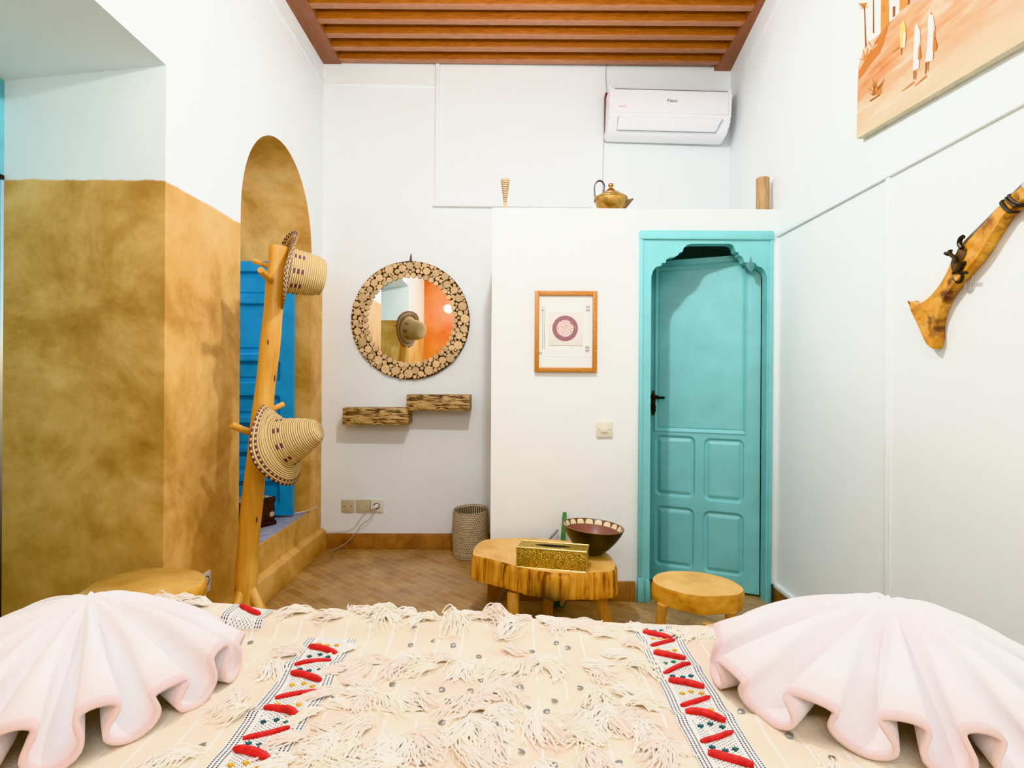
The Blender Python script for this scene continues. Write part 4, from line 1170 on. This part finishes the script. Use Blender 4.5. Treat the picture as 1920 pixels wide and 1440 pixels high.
bm = newbm(); prism(bm, [c1, c2, c2 + upv * Hp_, c1 + upv * Hp_], (.0348, 0, 0), bevel=.002)
for f in bm.faces: f.material_index = 1
bm.faces.ensure_lookup_table()
for f in bm.faces:
    f.normal_update()
    if abs(f.normal.x) > .95 and f.calc_center_median().x < XPn + .01: f.material_index = 0
cv = finish('canvas', bm, [sand(), plain('raw_canvas_edge', (0.62, 0.55, 0.38), .7)], pnt, smooth=25)
pm = {n: plain('paint_' + n, c, .5, 0, .12, 30) for n, c in dict(white=(0.82, 0.80, 0.76), sky=(0.78, 0.80, 0.72), ochre=(0.58, 0.25, 0.04), brown=(0.22, 0.075, 0.02), rust=(0.45, 0.15, 0.03), yellow=(0.85, 0.70, 0.18), cream=(0.85, 0.72, 0.55), blush=(0.80, 0.50, 0.36)).items()}
order = list(pm)
layer = [0]
def paint(bm, pts, m):
    layer[0] += 1
    x = XPn - .0006 - .00003 * layer[0]
    poly(bm, [UX(*kp(*p), x) for p in pts], order.index(m))
def stroke(bm, a, b, w0, w1, m):
    a, b = Vector((*a, 0)), Vector((*b, 0)); d = (b - a).normalized(); n = Vector((-d.y, d.x, 0))
    paint(bm, [(p.x, p.y) for p in (a + n * w0, b + n * w1, b - n * w1, a - n * w0)], m)
bm = newbm()
paint(bm, [(250, -120), (445, -120), (440, 300), (400, 330), (300, 400), (236, 600), (233, 300)], 'sky')
paint(bm, [(440, -120), (515, -120), (510, 190), (470, 260), (438, 290)], 'ochre')
paint(bm, [(512, -120), (612, -120), (605, 110), (560, 165), (515, 200)], 'white')
paint(bm, [(610, -120), (720, -120), (690, 40), (610, 100)], 'ochre')
paint(bm, [(720, -120), (1100, -120), (900, -20), (700, 35)], 'blush')
paint(bm, [(545, 60), (572, 55), (570, 140), (545, 165)], 'brown')
paint(bm, [(455, 60), (468, 45), (478, 60), (476, 110), (455, 112)], 'rust')
paint(bm, [(680, -30), (705, -40), (700, 35), (682, 45)], 'brown')
paint(bm, [(440, 290), (520, 190), (480, 330), (430, 480), (330, 600), (240, 720), (240, 640), (330, 480)], 'rust')
stroke(bm, (292, 40), (305, 430), 6, 8, 'brown'); stroke(bm, (372, -110), (374, 300), 5, 7, 'brown')
rp = random.Random(4)
for k in range(22):
    a = rp.uniform(0, PI); L = rp.uniform(50, 105); stroke(bm, (288, 35), (288 + L * .55 * math.cos(a), 20 + L * math.sin(a) - 10), 6, 1.5, ('rust', 'ochre', 'brown')[k % 3])
for k in range(18):
    a = rp.uniform(-.2, PI + .2); L = rp.uniform(60, 130); stroke(bm, (372, 440), (372 + L * .6 * math.cos(a), 440 - L * math.sin(a)), 5, 1.5, ('rust', 'cream', 'ochre')[k % 3])
for k in range(14):
    a = rp.uniform(0, PI); L = rp.uniform(40, 120); stroke(bm, (300, 540), (300 + L * .6 * math.cos(a), 540 - L * math.sin(a)), 6, 1.5, ('ochre', 'rust')[k % 2])
for k in range(24):
    a = rp.uniform(.15, PI - .1); L = rp.uniform(70, 200); stroke(bm, (395 + rp.uniform(-30, 30), 860 - rp.uniform(0, 30)), (405 + L * .55 * math.cos(a), 850 - L * math.sin(a)), 5, 1.2, ('brown', 'rust', 'ochre')[k % 3])
stroke(bm, (340, 910), (430, 850), 6, 4, 'brown')
# walkers and their painted shadows
stroke(bm, (630, 820), (740, 735), 3, 6, 'rust'); stroke(bm, (740, 775), (850, 680), 3, 7, 'rust'); stroke(bm, (530, 480), (610, 420), 2, 5, 'rust')
paint(bm, [(640, 180), (662, 235), (664, 330), (655, 425), (615, 430), (610, 310), (618, 230)], 'yellow'); paint(bm, [(645, 300), (662, 290), (656, 425), (638, 428)], 'white')
stroke(bm, (625, 430), (622, 500), 5, 3, 'brown')
paint(bm, [(757, 200), (790, 270), (795, 400), (778, 615), (728, 640), (735, 440), (742, 280)], 'white')
stroke(bm, (738, 635), (735, 715), 7, 4, 'brown'); stroke(bm, (752, 635), (746, 715), 6, 4, 'rust'); paint(bm, [(785, 370), (795, 440), (800, 520), (772, 540), (775, 460)], 'rust')
paint(bm, [(880, 95), (912, 165), (925, 260), (905, 545), (838, 560), (860, 380), (862, 190)], 'white')
stroke(bm, (848, 560), (838, 670), 8, 4, 'brown'); stroke(bm, (862, 555), (858, 640), 6, 4, 'rust'); paint(bm, [(915, 230), (925, 330), (942, 400), (935, 455), (905, 460), (908, 380)], 'rust')
paint(bm, [(883, 110), (893, 112), (893, 138), (886, 135)], 'brown')
finish('painted_scene', bm, [pm[k] for k in order], cv, smooth=0, recalc=False)

# ================================================================== BED, BLANKET
ZB = H - 0.60
bedc = Vector((0.02, .45, 0))
bed = thing('bed', 'bed in the foreground under the woven blanket', 'bed', bedc)
bm = newbm(); box(bm, (-.92, -.50, .30), (.96, 1.285, ZB - .012), .03, seg=4); finish('mattress', bm, plain('white_mattress', (0.75, 0.73, 0.68), .8), bed)
bm = newbm(); box(bm, (-.90, -.50, .10), (.94, 1.34, .30), .008); finish('bed_base', bm, wood('bed_base_wood', (0.2, 0.09, 0.03), (0.4, 0.2, 0.08)), bed)
for x in (-.86, .90):
    for y in (-.44, 1.28):
        bm = newbm(); box(bm, (x - .03, y - .03, 0), (x + .03, y + .03, .10), .004); finish('leg', bm, M_beam, bed)

YE = 1.392
def interp(x, tab):
    if x <= tab[0][0]: return tab[0][1]
    for (a, b), (c, d) in zip(tab, tab[1:]):
        if x <= c: return b + (d - b) * sstep(a, c, x)
    return tab[-1][1]
RIDGE = [(-.885, 0.0), (-.86, .062), (-.70, .046), (-.60, .031), (-.35, .024), (.0, .018), (.18, .008), (.30, -.010), (.6, -.020), (.95, -.020)]
def surf(x, y):
    z = ZB
    z += .0065 * noise.noise(Vector((x * 6, y * 6, 1.3))) + .0030 * noise.noise(Vector((x * 18, y * 18, 4.1)))
    for yy in (1.165, .995): z += .006 * math.exp(-((y - yy) / .012) ** 2)
    A_ = interp(x, RIDGE) * (1 + .12 * noise.noise(Vector((x * 9, 3, 0))))
    f0 = 1.290 + .008 * noise.noise(Vector((x * 6, 9, 0)))
    z += A_ * sstep(f0, f0 + .03, y) * (1 - .9 * sstep(1.372, 1.405, y))
    return z
def blanket_mat():
    t = NT('cream_wool_weave'); v = t.coord('Object'); s = t.sep(v)
    fx = t.math('FRACT', t.math('MULTIPLY', t.math('ADD', s[0], .003), 1 / .0545))
    nb = t.noise(v, 3.5, 2)
    st = t.math('MULTIPLY', t.math('LESS_THAN', fx, .085), t.math('GREATER_THAN', nb, .44))
    n = t.noise(t.coord('Object', (1, 1, 1)), 5, 5, .6); n2 = t.noise(t.coord('Object', (60, 260, 60)), 1.0, 2)
    c = t.ramp(n, [(0.32, (0.87, 0.72, 0.57)), (0.5, (0.89, 0.80, 0.64)), (0.68, (0.90, 0.83, 0.70))])
    c = t.mix(t.math('MULTIPLY', n2, .22), c, (0.66, 0.52, 0.36))
    pa = t.noise(t.coord('Object', (5.5, 6, 1)), 1.0, 1)
    c = t.mix(t.ramp(pa, [(0.54, 0.0), (0.60, .55)]), c, (0.88, 0.67, 0.54))
    c = t.mix(st, c, (0.90, 0.86, 0.77))
    t.bump(t.math('ADD', n2, t.noise(v, 200, 2)), .35, .003)
    return t.out(c, .85, spec=.1)
blk = thing('woven_blanket', 'cream fringed wedding blanket with sequins spread over the bed', 'blanket', (0, .45, ZB))
bm = newbm(); nx, ny = 190, 190
xs = [-.945 + (1.93) * i / nx for i in range(nx + 1)]
ys = [-.48 + (YE + .48) * (1 - (1 - j / ny) ** 1.25) for j in range(ny + 1)]
g = []
for y in ys:
    row = []
    for x in xs:
        z = surf(x, y); xx = x
        e = max(sstep(-.90, -.945, x), sstep(.945, .985, x)); 
        row.append(bm.verts.new((xx, y, z - .05 * e)))
    g.append(row)
for k in range(1, 9):
    row = []
    for x in xs:
        e = max(sstep(-.90, -.945, x), sstep(.945, .985, x))
        row.append(bm.verts.new((x, YE + .012 * min(1, k / 2) + .008 * noise.noise(Vector((x * 6, k * .3, 2))), surf(x, YE) - .05 * e - .045 * k)))
    g.append(row)
for a, b in zip(g, g[1:]):
    for i in range(nx): bm.faces.new((a[i], a[i + 1], b[i + 1], b[i]))
M_blk = blanket_mat()
cloth = finish('blanket_cloth', bm, M_blk, blk, smooth=60)
sld = cloth.modifiers.new('thickness', 'SOLIDIFY'); sld.thickness = .004; sld.offset = -1

# embroidered bands
def band_mat():
    t = NT('embroidered_band'); tc = t.node('ShaderNodeTexCoord'); uv = t.sep(tc.outputs['UV'])
    u = t.math('ABSOLUTE', t.math('SUBTRACT', uv[0], .5)); v = uv[1]     # v in metres
    lines = None
    for c in (.345, .405, .465):
        l = t.math('LESS_THAN', t.math('ABSOLUTE', t.math('SUBTRACT', u, c)), .0135)
        lines = l if lines is None else t.math('MAXIMUM', lines, l)
    th = t.math('GREATER_THAN', t.math('FRACT', t.math('MULTIPLY', v, 1 / .0045)), .25)
    lines = t.math('MULTIPLY', lines, th)
    # stippled herringbone stitches in the centre
    a = t.math('FRACT', t.math('MULTIPLY', uv[0], 22)); b = t.math('FRACT', t.math('ADD', t.math('MULTIPLY', v, 1 / .0060), t.math('MULTIPLY', t.math('FLOOR', t.math('MULTIPLY', uv[0], 22)), .5)))
    stp = t.math('MULTIPLY', t.math('GREATER_THAN', a, .45), t.math('GREATER_THAN', b, .62))
    nn_ = t.noise(t.coord('Object'), 55, 3)
    stp = t.math('MULTIPLY', t.math('MULTIPLY', stp, t.math('LESS_THAN', u, .27)), t.math('GREATER_THAN', nn_, .40))
    c = t.mix(t.math('MAXIMUM', lines, t.math('MULTIPLY', stp, .9)), (0.80, 0.78, 0.72), (0.035, 0.045, 0.085))
    t.bump(t.noise(t.coord('Object'), 260, 2), .4, .002)
    return t.out(c, .8)
M_band = band_mat(); M_redw = plain('red_wool', (0.58, 0.018, 0.018), .6, 0, .25, 90, .4, 300)
M_yel = plain('yellow_wool', (0.72, 0.42, 0.03), .7, 0, .2, 60); M_tl = plain('teal_wool', (0.025, 0.11, 0.13), .7, 0, .2, 60); M_grn = plain('green_wool', (0.02, 0.18, 0.07), .7, 0, .2, 60)
def band(xc, y0, y1, w, label, phase, slant=0.0, wob=.004, bars=None, seed=1, lift=.0025, flip=1):
    rb = random.Random(seed)
    def wx(y): return xc + slant * (y - y0) + wob * noise.noise(Vector((y * 11, seed * 3.7, 0))) * 2
    bm = newbm(); uv = bm.loops.layers.uv.verify(); nu, nv = 14, max(10, int((y1 - y0) / .008))
    g = [[bm.verts.new((wx(y0 + (y1 - y0) * j / nv) + (i / nu - .5) * w, y0 + (y1 - y0) * j / nv, surf(wx(y0 + (y1 - y0) * j / nv) + (i / nu - .5) * w, y0 + (y1 - y0) * j / nv) + lift)) for i in range(nu + 1)] for j in range(nv + 1)]
    for j in range(nv):
        for i in range(nu):
            f = bm.faces.new((g[j][i], g[j][i + 1], g[j + 1][i + 1], g[j + 1][i]))
            for lp, (a, b) in zip(f.loops, ((i, j), (i + 1, j), (i + 1, j + 1), (i, j + 1))): lp[uv].uv = (a / nu, (y1 - y0) * b / nv)
    o = finish('woven_band', bm, M_band, blk, smooth=60)
    if label: o['label'] = label
    k = 0; y = y0 + phase
    inw = w * .30
    while y < y1 - .012:
        thick = (k % 2 == 0)
        s = (1 if thick else -1) * .013 * flip
        bm = newbm(); r = (.0068 if thick else .0045)
        pts = []
        for q_ in range(9):
            f = q_ / 8; xx = wx(y) - inw + 2 * inw * f; yy = min(y1 - .003, max(y0 + .003, y + s - 2 * s * f + (.003 * math.sin(f * PI) if thick else 0)))
            pts.append(Vector((xx, yy, surf(xx, yy) + lift + r * .55)))
        tube(bm, pts, [r * (.45 + .55 * min(1, 5 * min(f / 8, 1 - f / 8) + .25)) for f in range(9)], 10, flat=1)
        finish('red_stitch', bm, M_redw, o)
        # small coloured knots between the bars
        m = (M_yel, M_yel, M_tl, M_tl)[(k) % 4] if rb.random() < .85 else M_grn
        bm = newbm()
        yk = y + .029
        if yk < y1 - .012:
            for (fx, fy) in ((-.55, .0), (.05, .006 * (1 if k % 2 else -1)), (.62, -.002)):
                xx = wx(yk) + inw * fx; yy = yk + fy; zz = surf(xx, yy) + lift
                rr0 = .0055
                pts = []
                for a in range(8):
                    q_ = rr0 * (1.0 if a % 2 == 0 else .45); pts.append((xx + q_ * math.cos(a * PI / 4), yy + q_ * math.sin(a * PI / 4), zz))
                prism(bm, pts, (0, 0, .0035))
            finish('knot_stitch', bm, m, o)
        k += 1; y += .057 + rb.uniform(-.004, .004)
band(-.409, .30, 1.288, .114, None, .02, 0, .004, seed=2)
band(.346, .30, 1.385, .104, None, .005, 0, .004, seed=5, flip=1)
band(-.632, 1.305, 1.386, .098, None, .045, .08, .001, seed=8, lift=.003, flip=1)

# sequins
M_seq = plain('silver_sequin', (0.62, 0.61, 0.58), .3, .6, .25, 60); M_seqd = plain('dark_sequin', (0.30, 0.29, 0.28), .3, .6)
bm = newbm()
lathe(bm, [(.0012, .0002), (.0064, -.0002), (.0067, 0), (.0064, .0003), (.0012, .0008)], Matrix(), 18)
mesh_src = None
seq_px = [(736, 1285), (731, 1318), (758, 1243), (777, 1192), (770, 1212), (812, 1205), (800, 1302), (829, 1297), (786, 1331), (840, 1318), (882, 1299), (903, 1279), (976, 1294), (990, 1327), (1040, 1316), (1088, 1295), (1096, 1329), (1025, 1336), (1146, 1314), (1155, 1342), (828, 1357), (805, 1401), (795, 1430), (751, 1418), (660, 1432), (978, 1406), (1110, 1390), (1038, 1438), (1160, 1436), (1065, 1217), (998, 1222), (1043, 1207), (898, 1232), (850, 1214), (1108, 1340), (1210, 1256), (600, 1303), (622, 1310), (449, 1345), (676, 1432), (648, 1260), (450, 1198), (437, 1208), (470, 1207), (1390, 1342), (1560, 1420), (1480, 1380), (920, 1410), (870, 1375), (850, 1275), (1120, 1245), (960, 1250), (1180, 1250), (380, 1395), (1220, 1390), (390, 1139)]
sq = random.Random(12)
sm0 = None
for i, (px, py) in enumerate(seq_px):
    p = UZ(px, py, ZB)
    if i == len(seq_px) - 1: p = Vector((-.745, 1.345, 0))
    z = surf(p.x, p.y) + .0035
    if sm0 is None:
        for v in bm.verts: v.co = v.co
        o = finish('sequin', bm, M_seq, None, smooth=0); sm0 = o
    else:
        o = sm0.copy(); COL.objects.link(o)
    if i % 3 == 0:
        o.material_slots[0].link = 'OBJECT'; o.material_slots[0].material = M_seqd
    o.parent = blk; o.location = Vector((p.x, p.y, z)) - Vector(blk['_w'])
    o.rotation_euler = (sq.uniform(-.15, .5), sq.uniform(-.3, .3), sq.uniform(0, 6))

# tassels of wool fringe
M_fr = [plain('wool_fringe_cream', (0.93, 0.87, 0.75), .9, 0, .08, 40), plain('wool_fringe_pink', (0.93, 0.83, 0.74), .9, 0, .08, 40), plain('wool_fringe_white', (0.94, 0.90, 0.82), .9, 0, .06, 40)]
ft = random.Random(21)
TAS = []
TOWC = ((-.845, 1.12), (.765, 1.13))
def tassel(x, y, ang, L, n, spread=.5, curl=.5, h=.018, m=None, rad=.0015):
    for ex in (x, x + math.cos(ang) * L):
        for (tx, ty) in TOWC:
            if math.hypot(ex - tx, y - ty) < .335 and y < 1.3: return
    bm = newbm(); side = ft.choice((-1, 1)); n = int(n * 2.1); h *= .8
    for s in range(n):
        a = ang + ft.gauss(0, spread * .4); l = L * ft.uniform(.65, 1.1); cu = side * curl * ft.uniform(.3, 1.4)
        ox, oy = ft.gauss(0, .006), ft.gauss(0, .006); hh_ = h * ft.uniform(.5, 1.2)
        pts = []; px_, py_ = x + ox, y + oy; K = 8
        for k in range(K):
            f = k / (K - 1)
            aa = a + cu * (f - .2) * 2 + .25 * math.sin(f * 5 + s)
            px_ += math.cos(aa) * l / K; py_ += math.sin(aa) * l / K
            z = surf(px_, min(py_, YE)) + .0035 + hh_ * math.sin(PI * min(1, f * 1.1 + .12)) ** .8 * (.5 + .5 * (s / n))
            if py_ > YE: z -= (py_ - YE) * 1.1
            pts.append(Vector((px_, py_, z)))
        tube(bm, pts, rad, 5, cap=True)
    TAS.append(finish('tassel', bm, m or ft.choice(M_fr), blk, smooth=60))
NT_ = 0
def P(px, py): p = UZ(px, py, ZB); return p.x, min(p.y, 1.38)
# along the ridge
x = -.82
while x < .33:
    if not (-.70 < x < -.56):
        for yy in ((1.372,) if x > .2 else (1.35, 1.325)):
            if ft.random() < (.9 if yy > 1.34 else .45): tassel(x + ft.uniform(-.015, .015), yy + ft.uniform(-.012, .016), ft.choice((0.1, PI - .1, .25, PI - .3)) + ft.gauss(0, .25), .07, 13, .6, .6, .018 if x < -.02 else .008)
    x += .046
for px in (742, 905, 830, 1010, 1075): 
    a = U(px, 1160, 1.33); tassel(a.x, 1.358, ft.choice((.1, PI, -.5)), .085, 20, .8, .8, .036 if px < 950 else .012)
for px in range(1290, 1500, 22): tassel(P(px, 1190)[0], 1.335 + ft.uniform(-.02, .02), ft.choice((0.2, PI)) + ft.gauss(0, .4), .06, 12, .8, .7, .017)
# right of the left band: combed sideways
for py in range(1215, 1440, 21):
    p = P(700 - (py - 1215) * .62, py); tassel(-.345 + ft.uniform(0, .02), p[1], PI + .35 + ft.gauss(0, .12) if py % 2 else -.25, .062, 14, .28, .15, .008)
# seam rows
for px in range(690, 1190, 40):
    tassel(P(px, 1252)[0], 1.172 + ft.uniform(-.012, .012), ft.choice((.0, PI, -.6, -2.4)) + ft.gauss(0, .3), .075, 14, .7, .8, .012)
for px, py, a, L in ((1020, 1355, -1.5, .07), (1095, 1352, -1.4, .07), (1150, 1350, -1.2, .08), (1175, 1360, -.9, .09), (1010, 1345, -2.0, .08), (880, 1352, -.9, .09), (905, 1368, -1.2, .09), (930, 1390, -1.9, .07), (700, 1362, -2.6, .07), (670, 1385, -1.9, .08), (720, 1380, -1.2, .06), (760, 1385, .1, .08), (640, 1395, PI, .07), (880, 1320, .1, .06), (910, 1305, .2, .06), (925, 1335, PI, .06), (1150, 1290, -1.0, .06), (1170, 1330, .4, .08), (1190, 1340, -2.5, .07), (1230, 1400, -1.5, .08), (1240, 1370, PI, .08), (1200, 1415, .4, .08), (1140, 1400, 2.4, .07), (1180, 1230, PI, .06), (1165, 1210, .2, .06), (950, 1215, -.8, .06), (930, 1200, .5, .07), (990, 1240, -1.5, .06), (450, 1300, -1.3, .09), (425, 1290, -1.6, .10), (500, 1250, -.6, .07), (520, 1230, .6, .06), (470, 1330, -2.2, .06), (350, 1380, -2.4, .07), (320, 1400, -2.8, .07), (380, 1370, PI, .06), (500, 1280, PI, .06), (1480, 1365, -.3, .10), (1520, 1372, -.5, .10), (1400, 1320, .6, .08), (1370, 1290, .9, .07), (1440, 1350, -1.2, .07), (1600, 1400, -.3, .09), (1330, 1225, .5, .05), (560, 1225, PI + .4, .06), (540, 1210, PI, .06)):
    p = P(px, py); tassel(p[0], p[1], a, L, 15, .5, .7, .014)

for k in range(30):
    yy = ft.choice((.99, .985, .93, .88, 1.06)) + ft.gauss(0, .012)
    tassel(ft.uniform(-.31, .26), yy, ft.choice((-1.5, -1.2, -1.9, .1, PI)) + ft.gauss(0, .3), ft.uniform(.06, .10), 14, .6, .8, .015)
for k in range(12):
    tassel(ft.uniform(.43, .60), ft.uniform(.80, .98), ft.choice((-1.2, -.4, .2)) + ft.gauss(0, .3), .08, 14, .5, .7, .013)
for k in range(12):
    tassel(ft.uniform(-.60, -.49), ft.uniform(.82, 1.12), ft.choice((-1.8, -2.4, PI)) + ft.gauss(0, .3), .075, 14, .5, .7, .013)
# the hundred tassels nearest the viewer stay single parts, the rest are one mass of fringe
TAS.sort(key=lambda o: o.data.vertices[0].co.y)
if len(TAS) > 100:
    bm = newbm(); off_ = Vector(blk.location)
    for o in TAS[100:]:
        mi = M_fr.index(o.data.materials[0]); k0 = len(bm.faces)
        bm.from_mesh(o.data); bm.faces.ensure_lookup_table()
        for f in bm.faces[k0:]: f.material_index = mi
        ALL.remove(o); me = o.data; bpy.data.objects.remove(o); bpy.data.meshes.remove(me)
    for v in bm.verts: v.co += off_
    finish('fringe', bm, M_fr, blk, smooth=60)['kind'] = 'stuff'
# ================================================================== FAN-FOLDED TOWELS
def towel_mat():
    t = NT('pale_pink_fleece'); tc = t.node('ShaderNodeTexCoord'); uv = t.sep(tc.outputs['UV'])
    hem = t.ramp(uv[1], [(.78, 0.0), (.955, .35), (.965, .8), (1.0, .9)])
    n = t.noise(t.coord('Object'), 7, 4)
    c = t.ramp(n, [(0.35, (0.90, 0.85, 0.86)), (0.65, (0.90, 0.885, 0.89))])
    c = t.mix(hem, c, (0.82, 0.62, 0.60))
    t.bump(t.math('ADD', t.noise(t.coord('Object'), 330, 3), t.noise(t.coord('Object'), 90, 3)), .35, .003)
    t.b.inputs['Sheen Weight'].default_value = .3
    return t.out(c, .9, spec=.1)
M_tow = towel_mat()
def towel(cx, cy, label, Rf, N, phase, lean, seed, apex=.150):
    rt = random.Random(seed)
    base = Vector((cx, cy, ZB))
    bm = newbm(); uv = bm.loops.layers.uv.verify()
    nth, nr = 560, 30
    ph_w = [rt.uniform(.75, 1.3) for _ in range(N)]
    tot = sum(ph_w); edges = [0]
    for w in ph_w: edges.append(edges[-1] + w / tot)
    amp = [rt.uniform(.72, 1.15) for _ in range(N + 1)]; amp[N] = amp[0]
    def phi(f):       # uneven pleats
        for k in range(N):
            if f <= edges[k + 1] + 1e-9: return 2 * PI * (k + (f - edges[k]) / (edges[k + 1] - edges[k])), k
        return 2 * PI * N, N - 1
    g = []
    for j in range(nr + 1):
        rho = .085 + .915 * j / nr; row = []
        for i in range(nth):
            f = i / nth; ph, kk = phi(f)
            fr_ = ph / (2 * PI) - kk; am = amp[kk] + (amp[kk + 1] - amp[kk]) * fr_
            th = 2 * PI * f + phase
            th0 = th
            Rr = Rf(th)
            env = .070 * am * rho ** 1.6 + apex * (1 - rho ** 1.9) 
            env *= 1
            # pleat: cos wave with broad tops, narrow valleys; omega shape near the hem
            c = math.cos(ph); prof_ = .5 + .5 * c
            prof_ = prof_ ** (.42 + .45 * rho ** 4)
            valley = max(0.0, env - .140 * rho ** 1.2 * sstep(.05, .30, rho))
            z = valley + (env - valley) * prof_
            wid = (edges[kk + 1] - edges[kk]) * 2 * PI
            om = .80 * sstep(.30, 1.0, rho)
            lt = wid / (2 * PI) * (om * 1.25 * math.sin(2 * ph) * 1.0 + lean * sstep(.2, 1, rho) * c)
            th = th0 + lt
            rad_ = Rr * rho
            # slight sag of the spokes
            x = cx + math.cos(th) * rad_; y = cy + math.sin(th) * rad_
            zz = max(z, .0) + ZB + .010
            row.append(bm.verts.new((x, y, max(zz, surf(x, min(y, YE)) + .010 if rho > .5 else zz))))
        g.append(row)
    for j in range(nr):
        for i in range(nth):
            i2 = (i + 1) % nth
            vs = (g[j][i], g[j][i2], g[j + 1][i2], g[j + 1][i])
            f = bm.faces.new(vs)
            for lp, jj in zip(f.loops, (j, j, j + 1, j + 1)): lp[uv].uv = (0, jj / nr)
    bm.faces.new(g[0][::14])
    for i in range(0, nth, 14): bm.faces.new([g[0][(i + k) % nth] for k in range(14, -1, -1)])
    o = finish('folded_towel', bm, M_tow, loc=base, smooth=0)
    for p in o.data.polygons: p.use_smooth = True
    s = o.modifiers.new('thickness', 'SOLIDIFY'); s.thickness = .009; s.offset = -1
    tag(o, label, 'towel', 'fan-folded towels on the bed')
    return o
def rfun(tab):
    def f(th):
        a = math.degrees(th) % 360
        for (a0, r0), (a1, r1) in zip(tab, tab[1:]):
            if a0 <= a <= a1: return r0 + (r1 - r0) * sstep(a0, a1, a)
        return tab[-1][1]
    return f
towel(-.845, 1.12, 'pale pink towel folded into a pleated fan, left side of bed', rfun([(0, .30), (60, .16), (120, .16), (180, .26), (235, .34), (285, .33), (325, .30), (360, .30)]), 17, .1, .25, 5)
towel(.765, 1.13, 'pale pink towel folded into a pleated fan, right side of bed', rfun([(0, .26), (60, .16), (120, .17), (165, .33), (190, .37), (230, .31), (270, .30), (320, .30), (360, .26)]), 16, .25, -.25, 9)

# ================================================================== LAMPS
def wall_lamp(x, z, label):
    c = Vector((x, YN, z)); t = thing('wall_lamp', label, 'lamp', c)
    bm = newbm(); lathe(bm, [(0, 0), (.045, 0), (.045, .012), (.01, .02), (.01, .06), (0, .06)], frame_mat(c, (0, 1, 0)), 24); finish('bracket', bm, M_iron, t)
    m = NT('lamp_glow'); m.b.inputs['Emission Color'].default_value = (1, .82, .5, 1); m.b.inputs['Emission Strength'].default_value = 9
    m = m.out((.9, .8, .6), .5)
    bm = newbm(); lathe(bm, [(.001, -.06), (.035, -.05), (.055, -.01), (.05, .03), (.03, .055), (.001, .06)], Matrix.Translation(c + Vector((0, .10, 0))), 24); finish('lamp_shade', bm, m, t)
wall_lamp(-.95, H + 1.04, 'glowing wall lamp on the orange wall, seen in the mirror')

def light(name, typ, loc, energy, color, **kw):
    l = bpy.data.lights.new(name, typ); l.energy = energy; l.color = color
    for k, v in kw.items(): setattr(l, k, v)
    o = bpy.data.objects.new(name, l); COL.objects.link(o); o.location = loc; return o
def aim(o, tgt): o.rotation_euler = (Vector(tgt) - o.location).to_track_quat('-Z', 'Y').to_euler()
light('key_lamp', 'POINT', (0.0, 1.85, H + 1.50), 92, (0.94, .98, 1.0), shadow_soft_size=.035)
l = light('fill_behind', 'AREA', (.10, -.52, 2.2), 30, (0.82, .94, 1.0), shape='RECTANGLE', size=1.5, size_y=1.3); aim(l, (0.1, 3.0, 1.3))
l = light('ceiling_fill', 'AREA', (0.05, 1.6, ZC - .05), 26, (0.80, .93, 1.0), shape='RECTANGLE', size=1.6, size_y=2.0); aim(l, (0.05, 1.6, 0))
l = light('sconce_glow', 'POINT', (-.95, YN + .22, H + 1.04), 6, (1.0, .72, .35), shadow_soft_size=.06)
l = light('window_daylight', 'AREA', (XO - .40, 3.15, 1.9), 26, (.55, .75, 1.0), shape='RECTANGLE', size=1.0, size_y=1.6); aim(l, (-1.2, 3.3, .7))

w = bpy.data.worlds.new('sky'); sc.world = w; w.use_nodes = True
bg = w.node_tree.nodes['Background']
sky = w.node_tree.nodes.new('ShaderNodeTexSky'); sky.sky_type = 'HOSEK_WILKIE' if False else 'NISHITA'; sky.sun_disc = False; sky.sun_elevation = math.radians(40)
w.node_tree.links.new(sky.outputs[0], bg.inputs[0]); bg.inputs[1].default_value = .12

sc.view_settings.view_transform = 'Khronos PBR Neutral'
sc.view_settings.look = 'None'
sc.view_settings.exposure = -0.10
sc.cycles.max_bounces = 10; sc.cycles.diffuse_bounces = 6
for o in ALL:
    if '_w' in o: del o['_w']
for o in list(bpy.data.objects):
    if '_w' in o: del o['_w']
